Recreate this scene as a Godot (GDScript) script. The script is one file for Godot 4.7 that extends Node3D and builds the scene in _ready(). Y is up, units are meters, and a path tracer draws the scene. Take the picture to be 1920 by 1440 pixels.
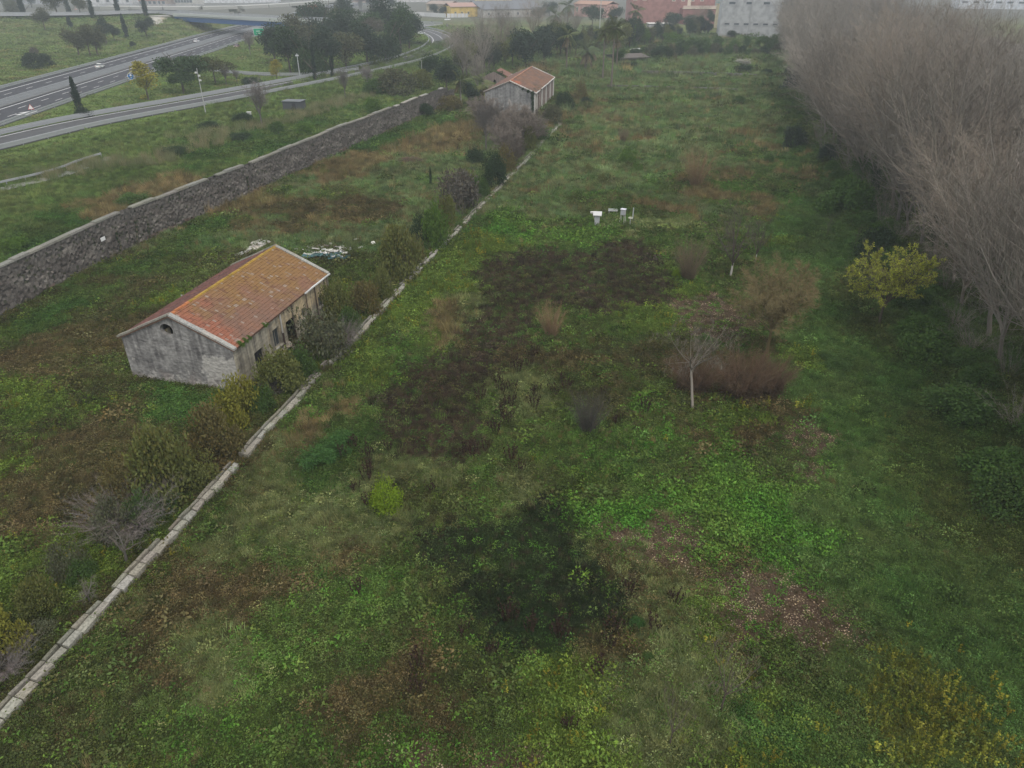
extends Node3D

# ---------------------------------------------------------------- mesh builder
class MB:
	var v := PackedVector3Array()
	var n := PackedVector3Array()
	var c := PackedColorArray()
	var u := PackedVector2Array()
	var ix := PackedInt32Array()
	func tri(a: Vector3, b: Vector3, d: Vector3, col: Color):
		var nn := (d - a).cross(b - a).normalized()
		var k := v.size()
		v.append(a); v.append(b); v.append(d)
		n.append(nn); n.append(nn); n.append(nn)
		c.append(col); c.append(col); c.append(col)
		u.append(Vector2(0, 0)); u.append(Vector2(1, 0)); u.append(Vector2(1, 1))
		ix.append(k); ix.append(k + 1); ix.append(k + 2)
	func quad(a: Vector3, b: Vector3, d: Vector3, e: Vector3, col: Color):
		var nn := (d - a).cross(b - a).normalized()
		var k := v.size()
		v.append(a); v.append(b); v.append(d); v.append(e)
		for i in 4:
			n.append(nn); c.append(col)
		u.append(Vector2(0, 1)); u.append(Vector2(1, 1)); u.append(Vector2(1, 0)); u.append(Vector2(0, 0))
		ix.append(k); ix.append(k + 1); ix.append(k + 2); ix.append(k); ix.append(k + 2); ix.append(k + 3)
	func box(at: Vector3, s: Vector3, col: Color, b := Basis.IDENTITY):
		var h := s * 0.5
		var p := []
		for i in 8:
			p.append(at + b * Vector3(h.x * (1 if i & 1 else -1), h.y * (1 if i & 2 else -1), h.z * (1 if i & 4 else -1)))
		quad(p[4], p[6], p[7], p[5], col)
		quad(p[1], p[3], p[2], p[0], col)
		quad(p[5], p[7], p[3], p[1], col)
		quad(p[0], p[2], p[6], p[4], col)
		quad(p[6], p[2], p[3], p[7], col)
		quad(p[0], p[4], p[5], p[1], col)
	func hexa(p: Array, col: Color):   # eight corners, order as in box
		quad(p[4], p[6], p[7], p[5], col)
		quad(p[1], p[3], p[2], p[0], col)
		quad(p[5], p[7], p[3], p[1], col)
		quad(p[0], p[2], p[6], p[4], col)
		quad(p[6], p[2], p[3], p[7], col)
		quad(p[0], p[4], p[5], p[1], col)
	func tube(pts: Array, rad: Array, sides: int, col: Color, cap := false):
		var k := v.size()
		var m := pts.size()
		for i in m:
			var d: Vector3 = (pts[mini(i + 1, m - 1)] - pts[maxi(i - 1, 0)]).normalized()
			var r := d.cross(Vector3(0.31, 0.2, 0.93)).normalized()
			if absf(d.dot(Vector3(0.31, 0.2, 0.93))) > 0.97: r = d.cross(Vector3.RIGHT).normalized()
			var q := d.cross(r)
			for j in sides:
				var a := TAU * j / sides
				var o := r * cos(a) + q * sin(a)
				v.append(pts[i] + o * rad[i]); n.append(o); c.append(col); u.append(Vector2(float(j) / sides, i))
		for i in m - 1:
			for j in sides:
				var a := k + i * sides + j
				var b := k + i * sides + (j + 1) % sides
				var e := a + sides
				var f := b + sides
				ix.append(a); ix.append(f); ix.append(b); ix.append(a); ix.append(e); ix.append(f)
		if cap:
			for j in sides - 2:
				var t := k + (m - 1) * sides
				tri(v[t], v[t + j + 1], v[t + j + 2], col)
	func twig(a: Vector3, d: Vector3, w: float, col: Color):   # a thin twig: one long face
		var s := d.cross(Vector3(0.4, 0.7, 0.6)).normalized() * w
		tri(a - s, a + d, a + s, col)
	func leaf(a: Vector3, d: Vector3, s: Vector3, col: Color):
		quad(a, a + d * 0.5 + s, a + d, a + d * 0.5 - s, col)
	func done(mat: Material) -> ArrayMesh:
		var arr := []
		arr.resize(Mesh.ARRAY_MAX)
		arr[Mesh.ARRAY_VERTEX] = v; arr[Mesh.ARRAY_NORMAL] = n; arr[Mesh.ARRAY_COLOR] = c; arr[Mesh.ARRAY_TEX_UV] = u; arr[Mesh.ARRAY_INDEX] = ix
		var m := ArrayMesh.new()
		m.add_surface_from_arrays(Mesh.PRIMITIVE_TRIANGLES, arr)
		if mat: m.surface_set_material(0, mat)
		return m

var rng := RandomNumberGenerator.new()
var nz := FastNoiseLite.new()
var nz2 := FastNoiseLite.new()
var M := {}
var taken := {}
const AZ := 0.2182
const U := Vector3(0.2164, 0, -0.9763)     # along the old walls, away from the camera
const R := Vector3(0.9763, 0, 0.2164)

func R1(a: float, b: float) -> float: return rng.randf_range(a, b)
func rdir() -> Vector3:
	var y := R1(-1, 1)
	var a := R1(0, TAU)
	var r := sqrt(1 - y * y)
	return Vector3(r * cos(a), y, r * sin(a))
func mixc(a: Color, b: Color, t: float) -> Color: return a.lerp(b, t)
func jit(c: Color, k: float) -> Color:
	var f := 1.0 + R1(-k, k)
	return Color(c.r * f * (1 + R1(-k, k) * 0.3), c.g * f, c.b * f * (1 + R1(-k, k) * 0.3))

# ---------------------------------------------------------------- nodes
func numbered(called: String) -> String:
	if not taken.has(called):
		taken[called] = 0
		return called
	taken[called] += 1
	return "%s_%03d" % [called, taken[called]]
func tag(o: Node, label := "", category := "", group := "", kind := "") -> Node:
	if label: o.set_meta("label", label)
	if category: o.set_meta("category", category)
	if group: o.set_meta("group", group)
	if kind: o.set_meta("kind", kind)
	return o
func thing(called: String, label: String, category: String, at := Vector3.ZERO, turn := 0.0, group := "") -> Node3D:
	var o := Node3D.new()
	o.name = numbered(called)
	add_child(o)
	o.position = at
	o.rotation.y = turn
	tag(o, label, category, group)
	return o
func part(called: String, mesh: Mesh, parent: Node, mat: Material = null) -> MeshInstance3D:
	var o := MeshInstance3D.new()
	o.name = called if parent != self else numbered(called)
	o.mesh = mesh
	if mat: o.material_override = mat
	parent.add_child(o, true)
	return o
func struct(called: String, mesh: Mesh, label := "") -> MeshInstance3D:
	var o := part(called, mesh, self)
	tag(o, label, "", "", "structure")
	return o
func dup(o: Node3D, label: String, at: Vector3, turn: float, sc := Vector3.ONE, group := "") -> Node3D:
	var base := o.name.rstrip("0123456789").rstrip("_")
	var c: Node3D = o.duplicate()
	c.name = numbered(base)
	add_child(c)
	c.position = at
	c.rotation = Vector3(0, turn, 0)
	c.scale = sc
	tag(c, label, "", group)
	return c
func scatter(called: String, mesh: Mesh, tr: Array, cols: PackedColorArray, parent: Node = self, label := "", category := "") -> MultiMeshInstance3D:
	var mm := MultiMesh.new()
	mm.transform_format = MultiMesh.TRANSFORM_3D
	mm.use_colors = true
	mm.mesh = mesh
	mm.instance_count = tr.size()
	for i in tr.size():
		mm.set_instance_transform(i, tr[i])
		mm.set_instance_color(i, cols[i])
	var o := MultiMeshInstance3D.new()
	o.name = called
	o.multimesh = mm
	parent.add_child(o, true)
	tag(o, label, category, "", "stuff")
	return o

# ---------------------------------------------------------------- materials
func vmat(rough := 0.95, spec := 0.25, back := 0.0) -> StandardMaterial3D:
	var m := StandardMaterial3D.new()
	m.vertex_color_use_as_albedo = true
	m.roughness = rough
	m.metallic_specular = spec
	if back > 0:
		m.backlight_enabled = true
		m.backlight = Color(back, back, back * 0.6)
	return m
func flat(c: Color, rough := 0.9, spec := 0.3) -> StandardMaterial3D:
	var m := StandardMaterial3D.new()
	m.albedo_color = c.linear_to_srgb()
	m.roughness = rough
	m.metallic_specular = spec
	return m
func tint(c: Color) -> StandardMaterial3D:      # foliage of one species
	var m := vmat(0.9, 0.22, 0.35)
	m.albedo_color = c.linear_to_srgb()
	return m
func noisetex(freq: float, a: Color, b: Color, seed_: int, oct := 5, kind := FastNoiseLite.TYPE_SIMPLEX_SMOOTH, size := 512) -> NoiseTexture2D:
	var f := FastNoiseLite.new()
	f.seed = seed_
	f.noise_type = kind
	f.frequency = freq
	f.fractal_octaves = oct
	var t := NoiseTexture2D.new()
	t.width = size; t.height = size
	t.seamless = true
	t.noise = f
	var g := Gradient.new()
	g.set_color(0, a.linear_to_srgb()); g.set_color(1, b.linear_to_srgb())
	t.color_ramp = g
	return t
func textured(m: StandardMaterial3D, t: Texture2D, per: Vector3) -> StandardMaterial3D:
	m.albedo_texture = t
	m.uv1_triplanar = true
	m.uv1_world_triplanar = true
	m.uv1_scale = per
	return m

# ---------------------------------------------------------------- where things lie
func sstep(a: float, b: float, x: float) -> float:
	var t := clampf((x - a) / (b - a), 0, 1)
	return t * t * (3 - 2 * t)
const MWA := Vector3(-145.92, 0, -217.94)      # the motorway's outer edge line
const MWD := Vector3(-0.0822, 0, -0.9966)
const MWN := Vector3(0.9966, 0, -0.0822)
func mw(t: float, off: float, h := 0.0) -> Vector3: return MWA + MWD * t + MWN * off + Vector3(0, h, 0)
func seg_d(p: Vector2, a: Vector2, b: Vector2) -> float:
	var d := b - a
	var t := clampf((p - a).dot(d) / d.length_squared(), 0, 1)
	return p.distance_to(a + d * t)
func bank(x: float, z: float) -> float:          # the grassy bank up to the overpass
	if z > -230 or x > -120 or z < -540: return 0.0
	var p := Vector3(x, 0, z)
	var off := (p - MWA).dot(MWN)
	if off > -3: return 0.0
	var d := seg_d(Vector2(x, z), Vector2(-435.86, -448.82), Vector2(-210.01, -479.26))
	return 7.0 * sstep(120, 3, d) * sstep(-4, -22, off)
func gh(x: float, z: float) -> float:
	var h := bank(x, z)
	if h > 0.0 or x < -140: return h
	var near := clampf(1.0 - (-z - 60) / 500.0, 0.2, 1.0)
	near *= sstep(-96, -78, x * R.x + z * R.z)
	h += near * (nz.get_noise_2d(x * 1.6, z * 1.6) * 0.30 + nz.get_noise_2d(x * 7 + 90, z * 7) * 0.10)
	var v := x * R.x + z * R.z
	var w := sstep(20, 27, v) * (1 - sstep(33, 45, v))      # bramble mounds along the tree row
	if z < -25 and w > 0: h += w * (0.5 + 1.6 * maxf(0, nz.get_noise_2d(x * 3.2 + 400, z * 3.2 - 70) + 0.15)) * sstep(-25, -45, z)
	return h
func wall_v(u: float) -> float: return -66.0 + clampf((u - 75.0) * 0.058, -1.0, 8.0)
func G(p: Vector3) -> Vector3: return Vector3(p.x, gh(p.x, p.z), p.z)

# ---------------------------------------------------------------- what grows where
const GX := -130.0
const GZ := -440.0
const GN := 520
const GM := 720
const GC := 0.6
var grid := PackedByteArray()
func paint(cls: int, poly: PackedVector2Array, soft := 1.6, dens := 1.0):
	var lo := poly[0]
	var hi := poly[0]
	for p in poly:
		lo = lo.min(p); hi = hi.max(p)
	lo -= Vector2(soft, soft); hi += Vector2(soft, soft)
	for j in range(maxi(0, int((lo.y - GZ) / GC)), mini(GM, int((hi.y - GZ) / GC) + 1)):
		for i in range(maxi(0, int((lo.x - GX) / GC)), mini(GN, int((hi.x - GX) / GC) + 1)):
			var x := GX + i * GC
			var z := GZ + j * GC
			var q := Vector2(x + nz.get_noise_2d(x * 9, z * 9) * soft * 1.6, z + nz.get_noise_2d(x * 9 + 777, z * 9) * soft * 1.6)
			if Geometry2D.is_point_in_polygon(q, poly) and (dens >= 1.0 or nz2.get_noise_2d(x * 3 + cls * 50, z * 3) * 0.5 + 0.5 < dens): grid[j * GN + i] = cls
func cls_at(x: float, z: float) -> int:
	var i := int((x - GX) / GC)
	var j := int((z - GZ) / GC)
	if i < 0 or j < 0 or i >= GN or j >= GM: return 9
	return grid[j * GN + i]
# base colours of the cover: [one, other, bare soil]
var PAL := [
	[Color(.088, .152, .034), Color(.086, .104, .036), Color(.024, .030, .012)],   # 0 mixed weeds
	[Color(.078, .060, .038), Color(.056, .042, .029), Color(.030, .024, .016)],   # 1 dark dead stalks
	[Color(.110, .078, .052), Color(.072, .052, .036), Color(.058, .043, .030)],   # 2 leaf litter on soil
	[Color(.205, .240, .095), Color(.175, .195, .078), Color(.075, .090, .036)],   # 3 pale soft grass
	[Color(.072, .178, .026), Color(.095, .165, .032), Color(.030, .050, .013)],   # 4 bright leafy weeds
	[Color(.068, .118, .029), Color(.088, .106, .032), Color(.022, .035, .011)],   # 5 dark ivy
	[Color(.250, .195, .095), Color(.200, .165, .074), Color(.100, .086, .040)],   # 6 dry grass
	[Color(.215, .205, .028), Color(.145, .165, .028), Color(.036, .044, .016)],   # 7 yellow shoots
	[Color(.086, .122, .034), Color(.088, .082, .036), Color(.026, .027, .013)],   # 8 olive brown weeds
	[Color(.115, .180, .048), Color(.140, .175, .058), Color(.090, .135, .040)],   # 9 verge lawn
	[Color(.066, .135, .032), Color(.085, .122, .034), Color(.020, .038, .012)],   # 10 lush nettles
	[Color(.140, .225, .082), Color(.190, .212, .098), Color(.125, .150, .060)],   # 11 far meadow
	[Color(.116, .104, .044), Color(.128, .100, .048), Color(.042, .036, .019)],   # 12 brown weeds
	[Color(.126, .186, .034), Color(.100, .152, .034), Color(.042, .050, .016)],   # 13 yellow green weeds
	[Color(.082, .158, .040), Color(.102, .148, .046), Color(.042, .060, .018)],   # 14 smooth green strip
	[Color(.036, .062, .020), Color(.031, .042, .019), Color(.012, .017, .009)],   # 15 dark green patch
]
func cover(x: float, z: float, soil: float) -> Color:
	var k := cls_at(x + nz2.get_noise_2d(x * 30, z * 30) * 1.2, z + nz2.get_noise_2d(x * 30 + 50, z * 30) * 1.2)
	var a: Color = PAL[k][0].lerp(PAL[k][1], clampf(0.5 + nz.get_noise_2d(x * 5 + 30, z * 5) * 1.1, 0, 1))
	a = a * (1.0 + 0.35 * nz2.get_noise_2d(x * 2.2, z * 2.2 + 300))
	return a.lerp(PAL[k][2], soil)

# ---------------------------------------------------------------- plant shapes
func crown_mesh(sd: int, lobes: int, leaves: int, size: float, shape: String) -> ArrayMesh:
	rng.seed = sd
	var mb := MB.new()
	var ls := []
	for i in lobes:
		var d := rdir()
		var c := Vector3.ZERO
		var r := 0.5
		match shape:
			"round":
				c = d * R1(0.25, 0.68); r = R1(0.26, 0.48)
			"dome":
				c = Vector3(d.x * 0.72, absf(d.y) * 0.45, d.z * 0.72) * R1(0.6, 1.0); r = R1(0.22, 0.36)
			"spindle":
				var y := R1(-0.95, 0.9)
				var w := 0.30 * (1.0 - pow(absf(y * 0.5 + 0.42), 2.2) * 0.9)
				c = Vector3(d.x * w * 0.5, y, d.z * w * 0.5); r = w * R1(0.7, 1.0) + 0.03
			"bush":
				c = Vector3(d.x * 0.66, absf(d.y) * 0.62, d.z * 0.66); r = R1(0.26, 0.46)
			"poplar":
				var y := R1(-0.9, 0.9)
				var w := 0.42 * (1.0 - pow(absf(y), 2.0) * 0.75)
				c = Vector3(d.x * w * 0.7, y, d.z * w * 0.7); r = w * R1(0.4, 0.75) + 0.05
		ls.append([c, r, R1(0.72, 1.25)])
	for i in leaves:
		var l: Array = ls[rng.randi() % lobes]
		var d := rdir()
		if d.y < -0.6 and rng.randf() < 0.4: d.y = -d.y
		var p: Vector3 = l[0] + d * l[1] * pow(rng.randf(), 0.45) * R1(0.9, 1.12)
		if shape == "spindle": p = l[0] + Vector3(d.x, d.y * 1.6, d.z) * l[1] * pow(rng.randf(), 0.4)
		var a := (d + rdir() * 0.9).normalized()
		if shape == "spindle": a = (Vector3.UP * 1.4 + rdir() * 0.5).normalized()
		var s := a.cross(rdir()).normalized()
		var k: float = l[2] * R1(0.7, 1.3)
		var yel := R1(0.9, 1.25)
		mb.leaf(p - a * size * 0.5, a * size * R1(0.8, 1.5), s * size * R1(0.22, 0.42), Color(k * yel, k, k * R1(0.75, 1.05)))
	return mb.done(null)
func grow(mb: MB, p: Vector3, d: Vector3, len: float, r: float, lev: int, o: Dictionary):
	# one bough: a bent tapering tube, with boughs or twigs along it
	var segs: int = 4 if lev > 0 else 3
	var pts := [p]
	var rad := [r]
	var q := p
	var dd := d
	for i in segs:
		dd = (dd + rdir() * o.bend + Vector3.UP * o.lift).normalized()
		q += dd * len / segs
		pts.append(q)
		rad.append(r * (1.0 - 0.8 * (i + 1) / segs))
	var col: Color = jit(o.col, 0.15)
	if r > 0.016: mb.tube(pts, rad, 5 if lev > 1 else 3, col)
	else:
		for i in segs: mb.twig(pts[i], (pts[i + 1] - pts[i]) * 1.3, maxf(rad[i], o.tw), col)
	var kids: int = o.kids[lev]
	for k in kids:
		var t: float = lerpf(o.from[lev], 1.0, (k + rng.randf()) / kids)
		var f := t * segs
		var i0 := mini(int(f), segs - 1)
		var at: Vector3 = pts[i0].lerp(pts[i0 + 1], f - i0)
		var along: Vector3 = (pts[i0 + 1] - pts[i0]).normalized()
		var side := along.cross(rdir()).normalized()
		var nd: Vector3 = (along * o.ahead + side * R1(0.6, 1.2)).normalized()
		var l: float = len * R1(o.shrink * 0.7, o.shrink * 1.25) * (1.15 - 0.5 * t)
		if lev == 0:
			mb.twig(at, nd * maxf(l, o.tl * R1(0.6, 1.3)), o.tw, jit(o.col, 0.22))
			if o.has("leaf") and rng.randf() < o.leaf[1]:
				for j in o.leaf[2]:
					var b := rdir()
					mb.leaf(at + nd * l * R1(0.1, 1.0), b * o.leaf[0] * R1(0.6, 1.3), b.cross(rdir()).normalized() * o.leaf[0] * 0.4, jit(o.lcol, 0.3))
		else: grow(mb, at, nd, l, r * (1.0 - 0.7 * t) * 0.55, lev - 1, o)
func tree_mesh(sd: int, trunk: float, r: float, limbs: int, spread: float, len: float, o: Dictionary) -> Array:   # [trunk, boughs], the foot at the origin
	rng.seed = sd
	var tb := MB.new()
	var pts := []
	var rad := []
	var q := Vector3(0, -0.3, 0)
	var lean: Vector3 = Vector3(R1(-0.06, 0.06), 1, R1(-0.06, 0.06)) + o.get("lean", Vector3.ZERO)
	for i in 6:
		pts.append(q)
		rad.append(r * (1.35 if i == 0 else 1.0 - 0.07 * i))
		q += (lean + rdir() * 0.07).normalized() * (trunk + 0.3) / 5.0
	tb.tube(pts, rad, 8, o.get("tcol", o.col * 0.75), true)
	var mb := MB.new()
	for k in limbs:
		var a := TAU * (k + R1(-0.3, 0.3)) / limbs
		var s: float = spread * R1(0.5, 1.25) * (R1(1.2, 2.0) if o.get("wild", false) and k % 3 == 0 else 1.0)
		var at: Vector3 = pts[5].lerp(pts[2], rng.randf() * o.get("low", 0.3))
		grow(mb, at, Vector3(cos(a) * s, 1.0, sin(a) * s).normalized(), len * R1(0.75, 1.15), r * R1(0.42, 0.62), o.kids.size() - 1, o)
	if o.get("leader", true): grow(mb, pts[4], lean.normalized(), len * 1.1, r * 0.6, o.kids.size() - 1, o)
	return [tb.done(M.bark), mb.done(M.bark)]
func twiggy_mesh(sd: int, stems: int, twigs: int, h: float, spread: float, w: float, col: Color, droop := 0.0) -> ArrayMesh:   # many stems from the ground
	rng.seed = sd
	var mb := MB.new()
	for i in stems:
		var a := R1(0, TAU)
		var s := spread * sqrt(rng.randf())
		var p := Vector3(cos(a), 0, sin(a)) * s * 0.45
		var d := Vector3(cos(a) * s, h * R1(0.6, 1.05), sin(a) * s)
		var c := jit(col, 0.25)
		var last := p
		for k in 4:
			var t := (k + 1) / 4.0
			var e := p + d * t + Vector3(cos(a), 0, sin(a)) * s * t * t * 0.5 - Vector3.UP * droop * t * t * h + rdir() * h * 0.04
			mb.twig(last, (e - last) * 1.15, w * (1.3 - 0.7 * t), c)
			for j in twigs:
				var b := last.lerp(e, rng.randf())
				mb.twig(b, (d.normalized() * 0.6 + rdir() * 0.75) * h * R1(0.08, 0.26), w * 0.6, jit(c, 0.2))
			last = e
	return mb.done(M.twig)
func plant(called: String, label: String, cat: String, at: Vector3, crown: Mesh, sc: Vector3, cy: float, mat: Material, trunk := 0.0, tr := 0.12, group := "", parts_name := "crown") -> Node3D:
	var t := thing(called, label, cat, G(at), rng.randf() * TAU, group)
	var c := part(parts_name, crown, t, mat)
	c.position.y = cy
	c.scale = sc
	if trunk > 0:
		var mb := MB.new()
		var b := rdir() * 0.12
		mb.tube([Vector3(0, -0.3, 0), Vector3(b.x, trunk * 0.4, b.z) * Vector3(1, 1, 1), Vector3(b.z, trunk, b.x) * Vector3(1, 1, 1)], [tr * 1.25, tr, tr * 0.7], 7, Color(.10, .085, .068))
		for i in 3:
			var d := rdir(); d.y = 0.9
			mb.tube([Vector3(b.z, trunk * 0.8, b.x), Vector3(b.z, trunk * 0.8, b.x) + d * sc.y * 0.7], [tr * 0.6, tr * 0.2], 5, Color(.10, .085, .068))
		part("trunk", mb.done(M.bark), t)
	return t
func palm_mesh(sd: int, fr: int, len: float, col: Color, dead: Color) -> ArrayMesh:
	rng.seed = sd
	var mb := MB.new()
	for i in fr:
		var a := TAU * i / fr * 2.39 + R1(-0.2, 0.2)
		var el := lerpf(1.25, -1.1, float(i) / fr)
		var c := jit(dead if el < -0.55 else col, 0.25)
		var h := Vector3(cos(a), 0, sin(a))
		var d := (h * cos(el) + Vector3.UP * sin(el)).normalized()
		var p := Vector3.ZERO
		var s := h.cross(Vector3.UP)
		var last := p
		for k in 5:
			d = (d + Vector3.DOWN * 0.17).normalized()
			p += d * len / 5.0
			mb.twig(last, (p - last) * 1.1, len * 0.012, c)
			if k > 0:
				for j in 5:
					var q := last.lerp(p, j / 5.0)
					for e in [-1, 1]: mb.twig(q, (s * e * 0.9 + d * 0.7 + Vector3.DOWN * R1(0.1, 0.5)).normalized() * len * R1(0.2, 0.32) * (1.2 - k * 0.13), len * 0.014, c)
			last = p
	return mb.done(M.leafv)

# ---------------------------------------------------------------- ground cover meshes
func clump(sd: int, k: int, r: float, h: float, leaf: float, up: float) -> ArrayMesh:
	rng.seed = sd
	var mb := MB.new()
	for i in k:
		var a := R1(0, TAU)
		var q := r * sqrt(rng.randf())
		var p := Vector3(cos(a) * q, h * R1(0.05, 1.0) * (1 - 0.5 * q / r), sin(a) * q)
		var d := (Vector3(cos(a), 0, sin(a)) * R1(0.2, 1) + Vector3.UP * up * R1(-0.4, 1) + rdir() * 0.5).normalized() * leaf * R1(0.7, 1.4)
		var f := R1(0.6, 1.4)
		mb.leaf(p, d, d.cross(rdir()).normalized() * leaf * 0.32, Color(f * R1(0.9, 1.15), f, f * R1(0.85, 1.1)))
	return mb.done(M.cover)
func tuft(sd: int, k: int, r: float, h: float, w: float, lean: float) -> ArrayMesh:
	rng.seed = sd
	var mb := MB.new()
	for i in k:
		var a := R1(0, TAU)
		var q := r * sqrt(rng.randf())
		var f := R1(0.65, 1.35)
		mb.twig(Vector3(cos(a) * q, -0.02, sin(a) * q), Vector3(R1(-lean, lean), R1(0.5, 1.1), R1(-lean, lean)) * h, w, Color(f * R1(0.9, 1.12), f, f))
	return mb.done(M.cover)
func sprig(sd: int) -> ArrayMesh:      # upright shoots with yellow leaves close along them
	rng.seed = sd
	var mb := MB.new()
	for i in 5:
		var a := R1(0, TAU)
		var p := Vector3(cos(a), 0, sin(a)) * R1(0, 0.22)
		var d := Vector3(R1(-0.3, 0.3), R1(0.45, 0.85), R1(-0.3, 0.3))
		for k in 11:
			var t := R1(0.25, 1.0)
			var e := (rdir() + Vector3.UP * 0.8).normalized() * R1(0.08, 0.16)
			var f := R1(0.75, 1.3)
			mb.leaf(p + d * t, e, e.cross(rdir()).normalized() * 0.045, Color(f, f * R1(0.85, 1.0), f))
	return mb.done(M.cover)
func litter(sd: int) -> ArrayMesh:
	rng.seed = sd
	var mb := MB.new()
	for i in 7:
		var a := R1(0, TAU)
		var p := Vector3(cos(a), 0, sin(a)) * 0.4 * sqrt(rng.randf()) + Vector3.UP * R1(0.02, 0.07)
		var d := Vector3(R1(-1, 1), R1(-0.15, 0.25), R1(-1, 1)).normalized() * R1(0.1, 0.2)
		var f := R1(0.5, 1.4)
		mb.leaf(p, d, d.cross(Vector3.UP + rdir() * 0.4).normalized() * R1(0.04, 0.08), Color(f, f * R1(0.85, 1.0), f * R1(0.8, 1.0)))
	return mb.done(M.cover)

# ---------------------------------------------------------------- roads and rails
func ribbon(pts: Array, w: float, y: float, col: Color, mat: Material, off := 0.0, jitter := 0.0) -> ArrayMesh:
	var mb := MB.new()
	var l := []
	var r := []
	for i in pts.size():
		var d: Vector3 = pts[mini(i + 1, pts.size() - 1)] - pts[maxi(i - 1, 0)]
		d.y = 0
		var s := d.normalized().cross(Vector3.UP)
		var c: Vector3 = pts[i] + s * off + Vector3.UP * y
		l.append(c - s * w * 0.5); r.append(c + s * w * 0.5)
	for i in pts.size() - 1:
		mb.quad(l[i], l[i + 1], r[i + 1], r[i], jit(col, jitter) if jitter > 0 else col)
	return mb.done(mat)
func along(pts: Array, step: float) -> Array:     # evenly spaced points on a smooth line
	var cv := Curve3D.new()
	for i in pts.size():
		var t: Vector3 = (pts[mini(i + 1, pts.size() - 1)] - pts[maxi(i - 1, 0)]) * 0.17
		cv.add_point(pts[i], -t, t)
	var out := []
	var n := int(cv.get_baked_length() / step)
	for i in n + 1: out.append(cv.sample_baked(cv.get_baked_length() * i / n))
	return out
func shifted(pts: Array, off: float) -> Array:
	var out := []
	for i in pts.size():
		var d: Vector3 = pts[mini(i + 1, pts.size() - 1)] - pts[maxi(i - 1, 0)]
		d.y = 0
		out.append(pts[i] + d.normalized().cross(Vector3.UP) * off)
	return out
func rail(label: String, pts: Array, h := 0.75, double := false):
	var t := thing("guard_rail", label, "guard rail", pts[0])
	var o: Vector3 = pts[0]
	for lv in ([h, h * 0.55] if double else [h]):
		var mb := MB.new()
		for i in pts.size() - 1:
			var a: Vector3 = pts[i] - o
			var b: Vector3 = pts[i + 1] - o
			var s := (b - a).normalized().cross(Vector3.UP) * 0.06
			var q := []
			for y in [lv - 0.16, lv + 0.16]:
				for e in [a, b]:
					q.append([e - s + Vector3.UP * y, e + s + Vector3.UP * y])
			mb.hexa([q[0][0], q[0][1], q[2][0], q[2][1], q[1][0], q[1][1], q[3][0], q[3][1]], Color(.31, .325, .34))
		part("beam", mb.done(M.metal), t)
	var pb := MB.new()
	for i in range(0, pts.size(), 1):
		pb.box(pts[i] - o + Vector3.UP * h * 0.5, Vector3(0.1, h + 0.3, 0.14), Color(.26, .27, .29))
	tag(part("post", pb.done(M.metal), t), "", "", "", "stuff")
func make_car(label: String, at: Vector3, turn: float, body: Color, group := "cars driving on the motorway", long := 4.2) -> Node3D:
	var t := thing("car", label, "car", at, turn, group)
	var h := long * 0.5
	var mb := MB.new()
	# the lower body, bevelled towards bonnet and boot
	var w := 0.86
	var prof := [[-h, 0.45], [-h + 0.1, 0.72], [-h + 1.0, 0.86], [h - 0.75, 0.92], [h - 0.08, 0.86], [h, 0.42], [h - 0.15, 0.25], [-h + 0.15, 0.25]]
	for s in [-1, 1]:
		for i in range(1, prof.size() - 1):
			var a := Vector3(s * w, prof[0][1], prof[0][0])
			var b := Vector3(s * w, prof[i][1], prof[i][0])
			var c := Vector3(s * w, prof[i + 1][1], prof[i + 1][0])
			if s > 0: mb.tri(a, b, c, body)
			else: mb.tri(a, c, b, body)
	for i in prof.size():
		var a: Array = prof[i]
		var b: Array = prof[(i + 1) % prof.size()]
		mb.quad(Vector3(-w, a[1], a[0]), Vector3(-w, b[1], b[0]), Vector3(w, b[1], b[0]), Vector3(w, a[1], a[0]), body)
	part("body", mb.done(M.paint), t)
	var gb := MB.new()
	gb.hexa([Vector3(-.80, .86, -h + 1.0), Vector3(.80, .86, -h + 1.0), Vector3(-.64, 1.38, -h + 1.7), Vector3(.64, 1.38, -h + 1.7), Vector3(-.80, .90, h - .5), Vector3(.80, .90, h - .5), Vector3(-.64, 1.38, h - 1.1), Vector3(.64, 1.38, h - 1.1)], Color(.03, .035, .042))
	part("window_glass", gb.done(M.gloss), t)
	var rb := MB.new()
	rb.hexa([Vector3(-.66, 1.36, -h + 1.66), Vector3(.66, 1.36, -h + 1.66), Vector3(-.6, 1.45, -h + 1.9), Vector3(.6, 1.45, -h + 1.9), Vector3(-.66, 1.36, h - 1.05), Vector3(.66, 1.36, h - 1.05), Vector3(-.6, 1.45, h - 1.25), Vector3(.6, 1.45, h - 1.25)], body)
	part("roof", rb.done(M.paint), t)
	var wb := MB.new()
	wb.tube([Vector3(-.1, 0, 0), Vector3(.1, 0, 0)], [0.32, 0.32], 12, Color(.02, .02, .02), true)
	var wm := wb.done(M.rough)
	for s in [-1, 1]:
		for z in [-h + 0.8, h - 0.8]:
			part("wheel", wm, t).position = Vector3(s * 0.78, 0.32, z)
		var lb := MB.new()
		lb.box(Vector3(s * 0.62, 0.66, -h + 0.06), Vector3(0.34, 0.14, 0.1), Color(.8, .8, .78))
		part("headlight", lb.done(M.gloss), t)
		var tb := MB.new()
		tb.box(Vector3(s * 0.66, 0.7, h - 0.03), Vector3(0.26, 0.16, 0.1), Color(.35, .02, .015))
		part("tail_light", tb.done(M.gloss), t)
	return t

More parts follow.
